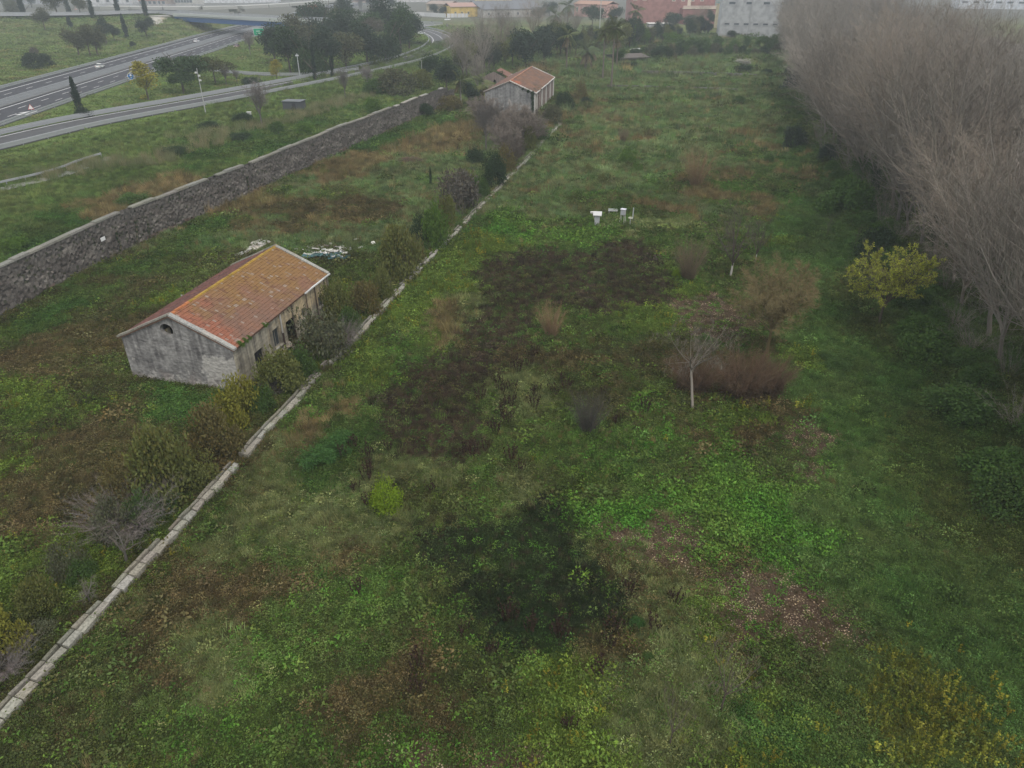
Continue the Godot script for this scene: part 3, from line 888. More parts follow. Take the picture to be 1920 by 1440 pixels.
func build_cover():
	rng.seed = 99
	var meshes := [clump(1, 46, .36, .42, .12, .5), clump(2, 26, .36, .42, .18, .3), tuft(3, 46, .30, .36, .013, .35), tuft(4, 40, .30, .70, .010, .22), sprig(5), litter(6), clump(7, 52, .40, .52, .10, .7), tuft(8, 44, .36, .55, .018, .6)]
	var names := ["small_leaved_weeds", "broad_leaved_weeds", "short_grass", "dry_stalks", "yellow_weeds", "leaf_litter", "nettle_undergrowth", "long_grass"]
	var labels := ["small leaved green and olive weeds covering the whole field", "broad leaved bright weeds growing in patches over the field", "short pale grass between the weeds", "dark and straw coloured dead stalks standing in patches",
		"yellow green upright shoots scattered among the weeds", "pale fallen leaves lying on bare brown soil", "dense dark ivy and nettle undergrowth beside the bare trees", "long soft grass leaning over in pale patches"]
	# for each kind of cover: [mesh, share, scale, which colour]
	var mixes := [
		[[0, .62, 1.0, 0], [2, .2, 1.0, 0], [1, .08, .9, 4], [3, .1, .7, 6]],
		[[3, .40, .7, 1], [0, .22, .85, 1], [0, .20, .8, 8], [2, .10, .9, 10], [1, .08, .7, 10]],
		[[5, .36, .75, 99], [5, .26, .8, 2], [0, .13, .8, 4], [3, .12, .5, 12], [2, .06, .8, 3]],
		[[7, .24, .75, 3], [2, .34, 1.1, 3], [0, .24, .9, 3], [0, .18, .9, 0]],
		[[1, .72, 1.0, 4], [0, .2, 1.0, 4], [2, .08, 1.0, 13]],
		[[6, .66, .8, 5], [0, .2, 1.0, 5], [1, .09, .9, 5], [3, .05, .6, 12]],
		[[3, .5, 1.0, 6], [7, .25, 1.0, 6], [0, .2, 1.0, 12], [2, .05, 1.0, 13]],
		[[4, .58, .8, 7], [0, .22, .9, 10], [0, .2, .9, 0]],
		[[0, .6, 1.0, 8], [6, .14, .8, 8], [3, .1, .7, 12], [2, .1, 1.0, 13], [1, .06, .9, 13]],
		[[2, .7, .9, 9], [7, .3, .7, 9]],
		[[1, .22, .75, 10], [6, .42, .9, 10], [0, .36, 1.0, 10]],
		[[2, .5, 1.1, 11], [7, .25, .9, 11], [0, .15, 1.1, 0], [3, .1, .8, 6]],
		[[0, .5, 1.0, 12], [3, .3, .7, 12], [2, .2, 1.0, 8]],
		[[0, .5, 1.0, 13], [2, .25, 1.0, 13], [1, .2, .9, 13], [4, .05, .8, 7]],
		[[6, .55, .8, 14], [2, .25, 1.0, 14], [0, .2, .9, 14]],
		[[0, .42, .8, 15], [2, .2, .9, 15], [3, .28, .6, 1], [0, .06, .8, 4], [1, .04, .7, 10]]]
	var tr := []
	var cols := []
	for i in meshes.size():
		tr.append([]); cols.append(PackedColorArray())
	var pale := Color(.235, .185, .13)
	for band in [[-15.0, -46.0, .25, .8], [-46.0, -80.0, .34, 1.0], [-80.0, -135.0, .5, 1.3], [-135.0, -250.0, 1.0, 2.0], [-250.0, -430.0, 2.2, 3.6]]:
		var st: float = band[2]
		var z: float = band[0]
		while z > band[1]:
			var half: float = -z * 0.80 + 16
			var x := -minf(half, 125)
			while x < minf(half, 150):
				var px := x + R1(-.6, .6) * st
				var pz := z + R1(-.6, .6) * st
				x += st
				var v := px * R.x + pz * R.z
				if absf(v - wall_v(px * U.x + pz * U.z)) < .7: continue
				if v < -118 or v > 62 + maxf(0, (-pz - 170) * .07): continue
				var wob := .8 if rng.randf() < .88 else 2.6
				var k := cls_at(px + R1(-wob, wob), pz + R1(-wob, wob))
				var r := rng.randf()
				for m in mixes[k]:
					r -= m[1]
					if r <= 0:
						var s: float = m[2] * band[3] * R1(.7, 1.35)
						if m[0] != 5 and m[0] != 1 and k != 10 and rng.randf() < .035: s *= R1(1.5, 2.1)
						var c := pale if m[3] == 99 else (PAL[m[3]][0] as Color).lerp(PAL[m[3]][1], clampf(0.5 + nz.get_noise_2d(px * 5 + 30, pz * 5) * 1.1 + R1(-.25, .25), 0, 1))
						if m[3] != 99: c = c * (1.0 + 0.35 * nz2.get_noise_2d(px * 2.2, pz * 2.2 + 300))
						c = jit(c, .36) * clampf(1.0 + .8 * nz.get_noise_2d(px * 45, pz * 45 + 60), .5, 1.7)
						c.a = 1
						var b := Basis(Vector3.UP, rng.randf() * TAU).scaled(Vector3(s, s * R1(.7, 1.15), s))
						tr[m[0]].append(Transform3D(b, Vector3(px, gh(px, pz), pz)))
						cols[m[0]].append(c)
						break
			z -= st
	var total := 0
	for i in meshes.size():
		scatter(names[i], meshes[i], tr[i], cols[i], self, labels[i], "weeds" if i != 5 else "leaves")
		total += tr[i].size()
	var vt := []
	var vc := PackedColorArray()
	var ramp := [Vector2(-109.39, -124.95), Vector2(-103, -148.74), Vector2(-96.4, -171.55), Vector2(-80.2, -204.33), Vector2(-61.16, -245.62), Vector2(-46.47, -282.35), Vector2(-37.67, -315.86), Vector2(-33.44, -357.8), Vector2(-36.02, -405.07), Vector2(-48.03, -453.24), Vector2(-67.02, -488.75), Vector2(-91.74, -508.6)]
	var lane := [Vector2(-111.35, -275.8), Vector2(-94.35, -263.52), Vector2(-77.8, -256.36), Vector2(-63.98, -257.76), Vector2(-55.6, -269.53)]
	var z := -128.0
	while z > -500:
		var st := 1.5 + (-z - 128) * .006
		var x := maxf(-330, z * .95 - 30)
		while x < -8:
			x += st
			var px := x + R1(-.7, .7) * st
			var pz := z + R1(-.7, .7) * st
			var v := px * R.x + pz * R.z
			if v > minf(wall_v(px * U.x + pz * U.z) - 1.0, -117.0 if pz > -205 else -60.0): continue
			var off := (Vector3(px, 0, pz) - MWA).dot(MWN)
			if off > -4.5 and off < 29.5: continue
			var d := 99.0
			for i in ramp.size() - 1: d = minf(d, seg_d(Vector2(px, pz), ramp[i], ramp[i + 1]))
			if d < 7.6: continue
			for i in lane.size() - 1: d = minf(d, seg_d(Vector2(px, pz), lane[i], lane[i + 1]))
			if d < 4: continue
			var c: Color = PAL[9][0].lerp(PAL[9][1], clampf(.5 + nz2.get_noise_2d(px * 3, pz * 3) + R1(-.3, .3), 0, 1)) * (1.0 + .5 * nz.get_noise_2d(px * 4, pz * 4))
			if nz2.get_noise_2d(px * 2 + 700, pz * 2) > .34: c = c.lerp(PAL[6][0], .5)
			var s := st * R1(.6, 1.2)
			vt.append(Transform3D(Basis(Vector3.UP, R1(0, TAU)).scaled(Vector3(s * 1.5, s * R1(.4, .9), s * 1.5)), Vector3(px, gh(px, pz), pz)))
			vc.append(jit(c, .25))
		z -= st
	scatter("verge_grass", clump(31, 40, .42, .42, .16, .6), vt, vc, self, "rough green grass on the motorway verges and the bank", "grass")
	print("cover ", total, " verge ", vt.size())

func dashes(pts: Array, off: float, y: float, w: float, long: float, gap: float) -> ArrayMesh:
	var mb := MB.new()
	var p := shifted(along(pts, long), off)
	var every := int(round((long + gap) / long))
	for i in range(0, p.size() - 1, every):
		var s: Vector3 = (p[i + 1] - p[i]).normalized().cross(Vector3.UP) * w * 0.5
		mb.quad(p[i] - s + Vector3.UP * y, p[i + 1] - s + Vector3.UP * y, p[i + 1] + s + Vector3.UP * y, p[i] + s + Vector3.UP * y, Color(.55, .55, .56))
	return mb.done(M.rough)

func build_roads():
	rng.seed = 31
	var asphalt := Color(.045, .046, .052)
	var white := Color(.62, .62, .63)
	var line := [mw(-150, 12.2), mw(-60, 12.2), mw(40, 12.2), mw(140, 12.2), mw(225, 12.2), Vector3(-158.05, 0, -572.17), Vector3(-162.03, 0, -679.36), Vector3(-165.89, 0, -862.11)]
	var mp := along(line, 12.0)
	struct("motorway", ribbon(mp, 31.5, 0.05, asphalt, M.road, 0.0), "grey motorway of two carriageways running under the blue bridge")
	struct("median_strip", ribbon(mp, 3.6, 0.09, Color(.17, .17, .165), M.road, 0.2), "pale gravel strip between the two carriageways")
	for o in [-12.2, -3.0, 3.7, 14.3]: struct("road_marking", ribbon(mp, 0.34, 0.10, white, M.rough, o), "solid white edge line on the motorway")
	for o in [-8.2, 7.3, 10.9]: struct("road_marking", dashes(line, o, 0.10, 0.26, 4.0, 8.0), "dashed white lane line on the motorway")
	rail("pale double guard rail along the motorway's far grassy edge", shifted(mp, -14.6), 0.95, true)
	rail("guard rail on the median beside the far carriageway", shifted(mp, -1.3), 0.85, true)
	rail("guard rail on the median beside the near carriageway", shifted(mp, 1.7), 0.85, true)
	rail("grey guard rail along the motorway's near grassy edge", shifted(mp.slice(0, 36), 16.2), 1.0, true)
	var rl := [Vector3(-109.39, 0, -124.95), Vector3(-103, 0, -148.74), Vector3(-96.4, 0, -171.55), Vector3(-80.2, 0, -204.33), Vector3(-61.16, 0, -245.62), Vector3(-46.47, 0, -282.35), Vector3(-37.67, 0, -315.86), Vector3(-33.44, 0, -357.8), Vector3(-36.02, 0, -405.07), Vector3(-48.03, 0, -453.24), Vector3(-67.02, 0, -488.75), Vector3(-91.74, 0, -508.6)]
	var rp := along(rl, 6.0)
	struct("slip_road", ribbon(rp, 12.0, 0.07, Color(.075, .076, .082), M.road), "grey slip road curving away behind the dark grove")
	for o in [-4.6, 4.6]: struct("road_marking", ribbon(rp, 0.34, 0.11, white, M.rough, o), "solid white edge line on the curving slip road")
	struct("road_marking", ribbon(rp.slice(rp.size() / 2), 0.25, 0.11, white, M.rough, 0.0), "white centre line where the slip road bends")
	rail("upper double guard rail of the curving slip road", shifted(rp, -6.6), 0.95, true)
	rail("second guard rail just inside the slip road's upper edge", shifted(rp.slice(0, 26), -5.6), 0.85, true)
	rail("lower double guard rail of the curving slip road above the reeds", shifted(rp, 6.4), 0.95, true)
	rail("second guard rail just inside the slip road's lower edge", shifted(rp.slice(0, 30), 5.5), 0.85, true)
	var sl := along([Vector3(-111.35, 0, -275.8), Vector3(-94.35, 0, -263.52), Vector3(-77.8, 0, -256.36), Vector3(-63.98, 0, -257.76), Vector3(-55.6, 0, -269.53)], 6.0)
	struct("lay_by", ribbon(sl, 5.0, 0.06, Color(.12, .12, .125), M.road), "narrow paved lane behind the umbrella pines")
	rail("dark guard rail beside the lane behind the umbrella pines", shifted(sl, 3.0), 1.0, true)
	# the track beyond the tall wall
	var tl := along([Vector3(-83.24, 0, -106.54), Vector3(-80.75, 0, -112.86), Vector3(-77.89, 0, -118.12), Vector3(-75.7, 0, -123.83), Vector3(-75.22, 0, -130.03), Vector3(-74.05, 0, -135.49)], 3.0)
	struct("path", ribbon(tl, 2.6, 0.16, Color(.25, .24, .23), M.road), "narrow grey paved path between reeds behind the tall wall")
	rail("low grey rail beside the narrow paved path", shifted(tl.slice(0, 12), -2.2), 0.7)
	# the overpass
	var dl := [Vector3(-398.55, 8, -434.33), Vector3(-319.16, 8, -444.73), Vector3(-248.09, 8, -455.62), Vector3(-215, 8, -478), Vector3(-189, 8, -455), Vector3(-128, 8, -413), Vector3(-84, 8, -384), Vector3(-40, 8, -360)]
	var dp := along(dl, 6.0)
	struct("overpass_road", ribbon(shifted(dp, -8.0), 17.0, 0.15, Color(.20, .205, .21), M.road), "wide grey road on top of the grassy bank and the blue bridge")
	for o in [-2.0, -8.0, -14.0]: struct("road_marking", ribbon(dp, 0.4, 0.2, white, M.rough, o), "white line on the overpass road")
	rail("near guard rail of the overpass road", shifted(dp, -0.5), 1.1, true)
	rail("far guard rail of the overpass road", shifted(dp, -16.0), 1.1, true)
	rail("middle guard rail of the overpass road", shifted(dp, -8.6), 1.0, true)
	var br := thing("bridge", "road bridge with a blue steel girder over the motorway", "bridge", Vector3(-150, 0, -430))
	var bp := along([Vector3(-193, 8, -458), Vector3(-128, 8, -413), Vector3(-84, 8, -384)], 8.0)
	var gm := MB.new()
	var fm := MB.new()
	var o := Vector3(-150, 0, -430)
	for i in bp.size() - 1:
		var a: Vector3 = bp[i] - o
		var b: Vector3 = bp[i + 1] - o
		var s := (b - a).normalized().cross(Vector3.UP)
		for q in [[gm, -.3, -.8, -2.9, -.55, Color(.035, .10, .26)], [fm, .5, -.1, -.5, 1.15, Color(.42, .44, .42)]]:
			(q[0] as MB).hexa([a + s * q[1] + Vector3.UP * q[3], a + s * q[2] + Vector3.UP * q[3], a + s * q[1] + Vector3.UP * q[4], a + s * q[2] + Vector3.UP * q[4], b + s * q[1] + Vector3.UP * q[3], b + s * q[2] + Vector3.UP * q[3], b + s * q[1] + Vector3.UP * q[4], b + s * q[2] + Vector3.UP * q[4]], q[5])
		fm.hexa([a - s * .1 - Vector3.UP * .55, a - s * 17 - Vector3.UP * .55, a - s * .1, a - s * 17, b - s * .1 - Vector3.UP * .55, b - s * 17 - Vector3.UP * .55, b - s * .1, b - s * 17], Color(.34, .34, .33))
	part("girder", gm.done(M.paint), br)
	part("deck", fm.done(M.rough), br)
	# the left abutment: a sloping apron of pale stone under the deck, with its wing wall
	var ab := MB.new()
	var e0 := Vector3(-193, 7.2, -458) - o
	var e1 := Vector3(-203, 7.2, -446) - o
	var f0: Vector3 = Vector3(-185.26, 0, -484.02) - o
	var f1: Vector3 = Vector3(-175.19, 0, -405.07) - o
	var back := Vector3(-12, 0, -22)
	ab.quad(e0 + Vector3(-9, .6, -12) , e0 + Vector3(-6, 0, 4), f1, f0, Color(.42, .37, .29))
	ab.quad(e0 + Vector3(-6, 0, 4), e0 + Vector3(-10, .4, 7), f1 + Vector3(-4, .1, 2), f1, Color(.46, .44, .40))
	ab.box(e0 + Vector3(-7, -1.6, -4), Vector3(9, 4.4, 14), Color(.40, .385, .36), Basis(Vector3.UP, -0.6))
	part("abutment", ab.done(M.stone), br)
	# the concrete viaduct further off
	var vd := thing("viaduct", "pale concrete viaduct on wide piers behind the blue bridge", "viaduct", Vector3(-244.06, 0, -738.24))
	var vo: Vector3 = Vector3(-244.06, 0, -738.24)
	var vm := MB.new()
	var vp := along([Vector3(-252.74, 11, -503.8), Vector3(-206.39, 11, -496.12), Vector3(-168.84, 11, -511.72), Vector3(-141.1, 11, -595.73), Vector3(-124.06, 11, -727.63)], 20.0)
	for i in vp.size() - 1:
		var a: Vector3 = vp[i] - vo
		var b: Vector3 = vp[i + 1] - vo
		var s := (b - a).normalized().cross(Vector3.UP) * 6.0
		vm.hexa([a - s - Vector3.UP * 1.6, a + s - Vector3.UP * 1.6, a - s, a + s, b - s - Vector3.UP * 1.6, b + s - Vector3.UP * 1.6, b - s, b + s], Color(.36, .36, .345))
	part("deck", vm.done(M.rough), vd)
	for i in range(1, vp.size() - 1, 3):
		var pb := MB.new()
		pb.box(vp[i] - vo - Vector3.UP * 5.8, Vector3(3.2, 8.5, 2.2), Color(.36, .355, .34))
		pb.box(vp[i] - vo - Vector3.UP * 2.4, Vector3(9, 1.7, 3), Color(.36, .355, .34))
		part("pier", pb.done(M.rough), vd)
	rail("guard rail along the concrete viaduct", shifted(vp, 5.8), 1.3, true)
	# cars
	var c0 := func(p: Vector3, lab: String, turn: float, col: Color, g := "cars driving on the motorway") -> Node3D: return make_car(lab, p, turn, col, g)
	c0.call(Vector3(-147, 0, -277.41), "white car alone on the motorway's far carriageway, nearest to the camera", 0.08, Color(.72, .74, .70))
	c0.call(Vector3(-152.85, 0, -383), "white car on the far carriageway just before the blue bridge", 0.08, Color(.76, .77, .78))
	c0.call(Vector3(-124.18, 0, -355.2), "dark red car on the near carriageway before the green sign", 3.2, Color(.16, .06, .06))
	c0.call(Vector3(-166.52, 0, -636.88), "white car on the motorway beyond the blue bridge", -0.3, Color(.74, .76, .78))
	c0.call(Vector3(-49.51, 0, -433.46), "pale silver car on the bend of the slip road", 1.9, Color(.70, .72, .74), "cars on the minor roads")
	c0.call(Vector3(-248.09, 8.2, -514.19), "white car on the overpass road above the grassy bank", 1.57, Color(.72, .73, .75), "cars on the minor roads")
	c0.call(Vector3(-45.09, 0, -559.5), "white car parked beside the pale yard wall by the yellow building", 2.2, Color(.76, .77, .78), "parked cars")
	# the red lorry
	var tk := thing("lorry", "red lorry on the motorway beyond the blue bridge", "lorry", Vector3(-173.28, 0, -707.61), -0.35)
	var tb := MB.new()
	tb.box(Vector3(0, 2.6, 3), Vector3(2.5, 3.2, 9), Color(.50, .05, .06))
	part("trailer", tb.done(M.paint), tk)
	var cb := MB.new()
	cb.hexa([Vector3(-1.2, .7, -4.2), Vector3(1.2, .7, -4.2), Vector3(-1.15, 3.4, -3.9), Vector3(1.15, 3.4, -3.9), Vector3(-1.2, .7, -1.9), Vector3(1.2, .7, -1.9), Vector3(-1.15, 3.6, -1.9), Vector3(1.15, 3.6, -1.9)], Color(.55, .04, .05))
	part("cab", cb.done(M.paint), tk)
	var wb := MB.new()
	wb.tube([Vector3(-.15, 0, 0), Vector3(.15, 0, 0)], [0.5, 0.5], 12, Color(.02, .02, .02), true)
	var wm := wb.done(M.rough)
	for s in [-1, 1]:
		for z in [-3.2, 1.0, 5.0, 6.2]: part("wheel", wm, tk).position = Vector3(s * 1.05, .5, z)

func build_walls():
	rng.seed = 41
	# ---- tall rubble wall
	var pts := [Vector3(-54.6, 0, -44), Vector3(-51.03, 0, -67.59), Vector3(-48.0, 0, -85.58), Vector3(-39.9, 0, -113.26), Vector3(-32.6, 0, -141.9), Vector3(-28.0, 0, -156.7), Vector3(-15.37, 0, -201.6)]
	var p := along(pts, 0.32)
	var wall := thing("stone_wall", "tall old rubble stone wall with pale coping between field and motorway verge", "wall", pts[1])
	var o: Vector3 = pts[1]
	var rows := 19
	var H := 4.45
	var mb := MB.new()
	var top := func(i: int) -> float: return H + 0.06 * sin(i * 0.11) - (1.0 if i > p.size() * 0.965 else 0.0) - 0.25 * sstep(0.8, 1.0, float(i) / p.size())
	for sgn in [-1.0, 1.0]:
		var line := shifted(p, 0.32 * sgn)
		var gridp := []
		for i in p.size():
			var colm := []
			for j in rows + 1:
				var y: float = -0.5 + (top.call(i) + 0.5) * j / rows
				colm.append(line[i] - o + Vector3(R1(-.08, .08), y + (R1(-.07, .07) if j < rows else 0.0), R1(-.08, .08)))
			gridp.append(colm)
		for i in p.size() - 1:
			for j in rows:
				var q := nz.get_noise_2d(i * 4.0, j * 9.0 + sgn * 50) + nz2.get_noise_2d(i * 2.0, j * 6.0) * 0.8
				var c := Color(.112, .100, .093).lerp(Color(.245, .225, .205), clampf(0.18 + q * 0.8 + R1(-.30, .45), 0, 1))
				if j < 4 and nz2.get_noise_2d(i * 1.2 + 900, 0) > 0.12: c = c.lerp(Color(.20, .125, .10), 0.5)
				if j >= rows - 4: c = c.lerp(Color(.135, .125, .118), 0.75)
				if R1(0, 1) < 0.07: c = c.lerp(Color(.04, .05, .025), 0.7)
				if sgn > 0: mb.quad(gridp[i][j], gridp[i][j + 1], gridp[i + 1][j + 1], gridp[i + 1][j], c)
				else: mb.quad(gridp[i + 1][j], gridp[i + 1][j + 1], gridp[i][j + 1], gridp[i][j], c)
	part("rubble_face", mb.done(M.stone), wall)
	var cp := along(pts, 2.1)
	for i in cp.size() - 2:
		if rng.randf() < (0.45 if i > cp.size() * 0.72 else .05): continue
		var a: Vector3 = cp[i] - o
		var b: Vector3 = cp[i + 1] - o
		var d := (b - a).normalized()
		var s := d.cross(Vector3.UP) * 0.40
		var y: float = top.call(int(float(i) / cp.size() * p.size()))
		var hh := y + R1(.12, .26)
		var cm := MB.new()
		a += d * 0.02
		var yy := Vector3.UP * (y - 0.02)
		var hy := Vector3.UP * hh
		cm.hexa([a - s + yy, a + s + yy, a - s * .86 + hy, a + s * .86 + hy, b - s + yy, b + s + yy, b - s * .86 + hy, b + s * .86 + hy], jit(Color(.225, .22, .195) if i < cp.size() * 0.74 else Color(.33, .32, .29), .14))
		part("coping_stone", cm.done(M.stone), wall)
	# the half buried arch at the wall's foot
	for k in [[Vector3(-38.33, 0, -121.27), 1.9], [Vector3(-51.15, 0, -71.62), 2.6]]:
		var at: Vector3 = k[0]
		var ar := thing("brick_arch", "pale broken arch at the foot of the tall stone wall" if k[1] < 2 else "flat brown brick arch filled in low on the tall stone wall", "arch", G(at), -0.28)
		for i in 11:
			var a0 := PI * i / 11.0
			var a1 := PI * (i + 0.93) / 11.0
			var am := MB.new()
			var rr: float = k[1]
			var q := []
			for z in [0.25, -0.2]:
				for r in [rr - .35, rr]:
					for a in [a0, a1]: q.append(Vector3(z, sin(a) * r * 0.62 - 0.25, cos(a) * r))
			am.hexa([q[0], q[1], q[2], q[3], q[4], q[5], q[6], q[7]], jit(Color(.34, .31, .28) if rr < 2 else Color(.20, .14, .115), .2))
			part("arch_stone", am.done(M.stone), ar)
		var dm := MB.new()
		dm.box(Vector3(-.1, .1, 0), Vector3(.12, 1.6, k[1] * 1.3), Color(.012, .011, .010) if k[1] < 2 else Color(.10, .085, .08))
		part("infill", dm.done(M.rough), ar)
	# ---- the low twin kerb wall down the middle
	var lp := [Vector3(-24.1, 0, -18.87), Vector3(-23.68, 0, -20.83), Vector3(-21.75, 0, -29.1), Vector3(-19.15, 0, -40.77), Vector3(-15.42, 0, -57.26), Vector3(-8.2, 0, -88.46), Vector3(-2.11, 0, -113.5), Vector3(11.07, 0, -168.92)]
	var low := thing("low_wall", "low broken concrete wall of two pale kerbs running down between field and old houses", "wall", lp[1])
	var lo: Vector3 = lp[1]
	var l2 := along(lp, 1.0)
	for i in l2.size() - 1:
		var a: Vector3 = l2[i] - lo
		var b: Vector3 = l2[i + 1] - lo
		var d := (b - a).normalized()
		var s := d.cross(Vector3.UP)
		var t := float(i) / l2.size()
		var hidden := t < .75 and nz2.get_noise_1d(i * 9.0) > 0.42
		var ga := gh(l2[i].x, l2[i].z)
		var wr := 0.34 + 0.22 * nz.get_noise_1d(i * 11.0)
		for e in [[-.40, -.22, .46, .92, 0.14], [-.09, wr - .10, .40, 1.0, 0.07]]:
			if rng.randf() < e[4] or (hidden and rng.randf() < 0.75): continue
			var cm := MB.new()
			var h0: float = ga + e[2] + R1(-.05, .05)
			var h1: float = ga + e[2] + R1(-.05, .05)
			var w0: float = e[1] + R1(-.05, .09)
			var w1: float = e[1] + R1(-.05, .09)
			var dn := Vector3.UP * (ga - 0.4)
			var g := d * R1(0.0, .05)
			var drop := R1(.0, .13) if e[0] > -.2 else 0.0
			cm.hexa([a + g + s * e[0] + dn, a + g + s * (w0 + .05) + dn, a + g + s * e[0] + Vector3.UP * h0, a + g + s * w0 + Vector3.UP * (h0 - drop), b - g + s * e[0] + dn, b - g + s * (w1 + .05) + dn, b - g + s * e[0] + Vector3.UP * h1, b - g + s * w1 + Vector3.UP * (h1 - drop)], jit(Color(.315, .30, .262) if e[0] > -.2 else Color(.215, .205, .17), .16))
			part("kerb_stone", cm.done(M.stone), low)
	var wt := []
	var wc := PackedColorArray()
	for i in l2.size():
		for j in 3:
			if nz.get_noise_1d(i * 13.0 + j * 300) < -.2: continue
			var sc := R1(.3, .8)
			var pp: Vector3 = l2[i] - lo + R * R1(-.75, .45)
			wt.append(Transform3D(Basis(Vector3.UP, R1(0, TAU)).scaled(Vector3.ONE * sc), pp + Vector3.UP * (gh(l2[i].x, l2[i].z) + .05 + (.22 if j == 1 else 0.0))))
			var q: Color = PAL[[0, 8, 13][j]][0]
			wc.append(jit(q, .3))
	scatter("weeds", clump(21, 30, .36, .4, .12, .5), wt, wc, low)
	# ---- low rubble terrace walls at the far end of the field
	for k in [["upper long low rubble terrace wall across the far field", [Vector3(43.99, 0, -260.61), Vector3(58.65, 0, -257.76), Vector3(73.51, 0, -253.59), Vector3(87.07, 0, -246.92)], 1.0], ["lower broken rubble terrace wall across the far field", [Vector3(28.62, 0, -228.74), Vector3(44.11, 0, -226.5), Vector3(54.64, 0, -224.3), Vector3(67.47, 0, -220.02)], .6]]:
		var tw := thing("terrace_wall", k[0], "wall", k[1][0])
		var q := along(k[1], 0.9)
		for i in q.size() - 1:
			if nz2.get_noise_1d(i * 6.0 + k[2] * 100) > (0.5 if k[2] > .8 else 0.12): continue
			var sm := MB.new()
			for j in 3: sm.box(q[i] - k[1][0] + Vector3(R1(-.2, .2), k[2] * (j + .3) / 3.0, R1(-.2, .2)), Vector3(R1(.6, 1.1), k[2] * .42, R1(.4, .7)), jit(Color(.19, .18, .165), .3), Basis(Vector3.UP, R1(-.4, .4)))
			part("stone", sm.done(M.stone), tw)

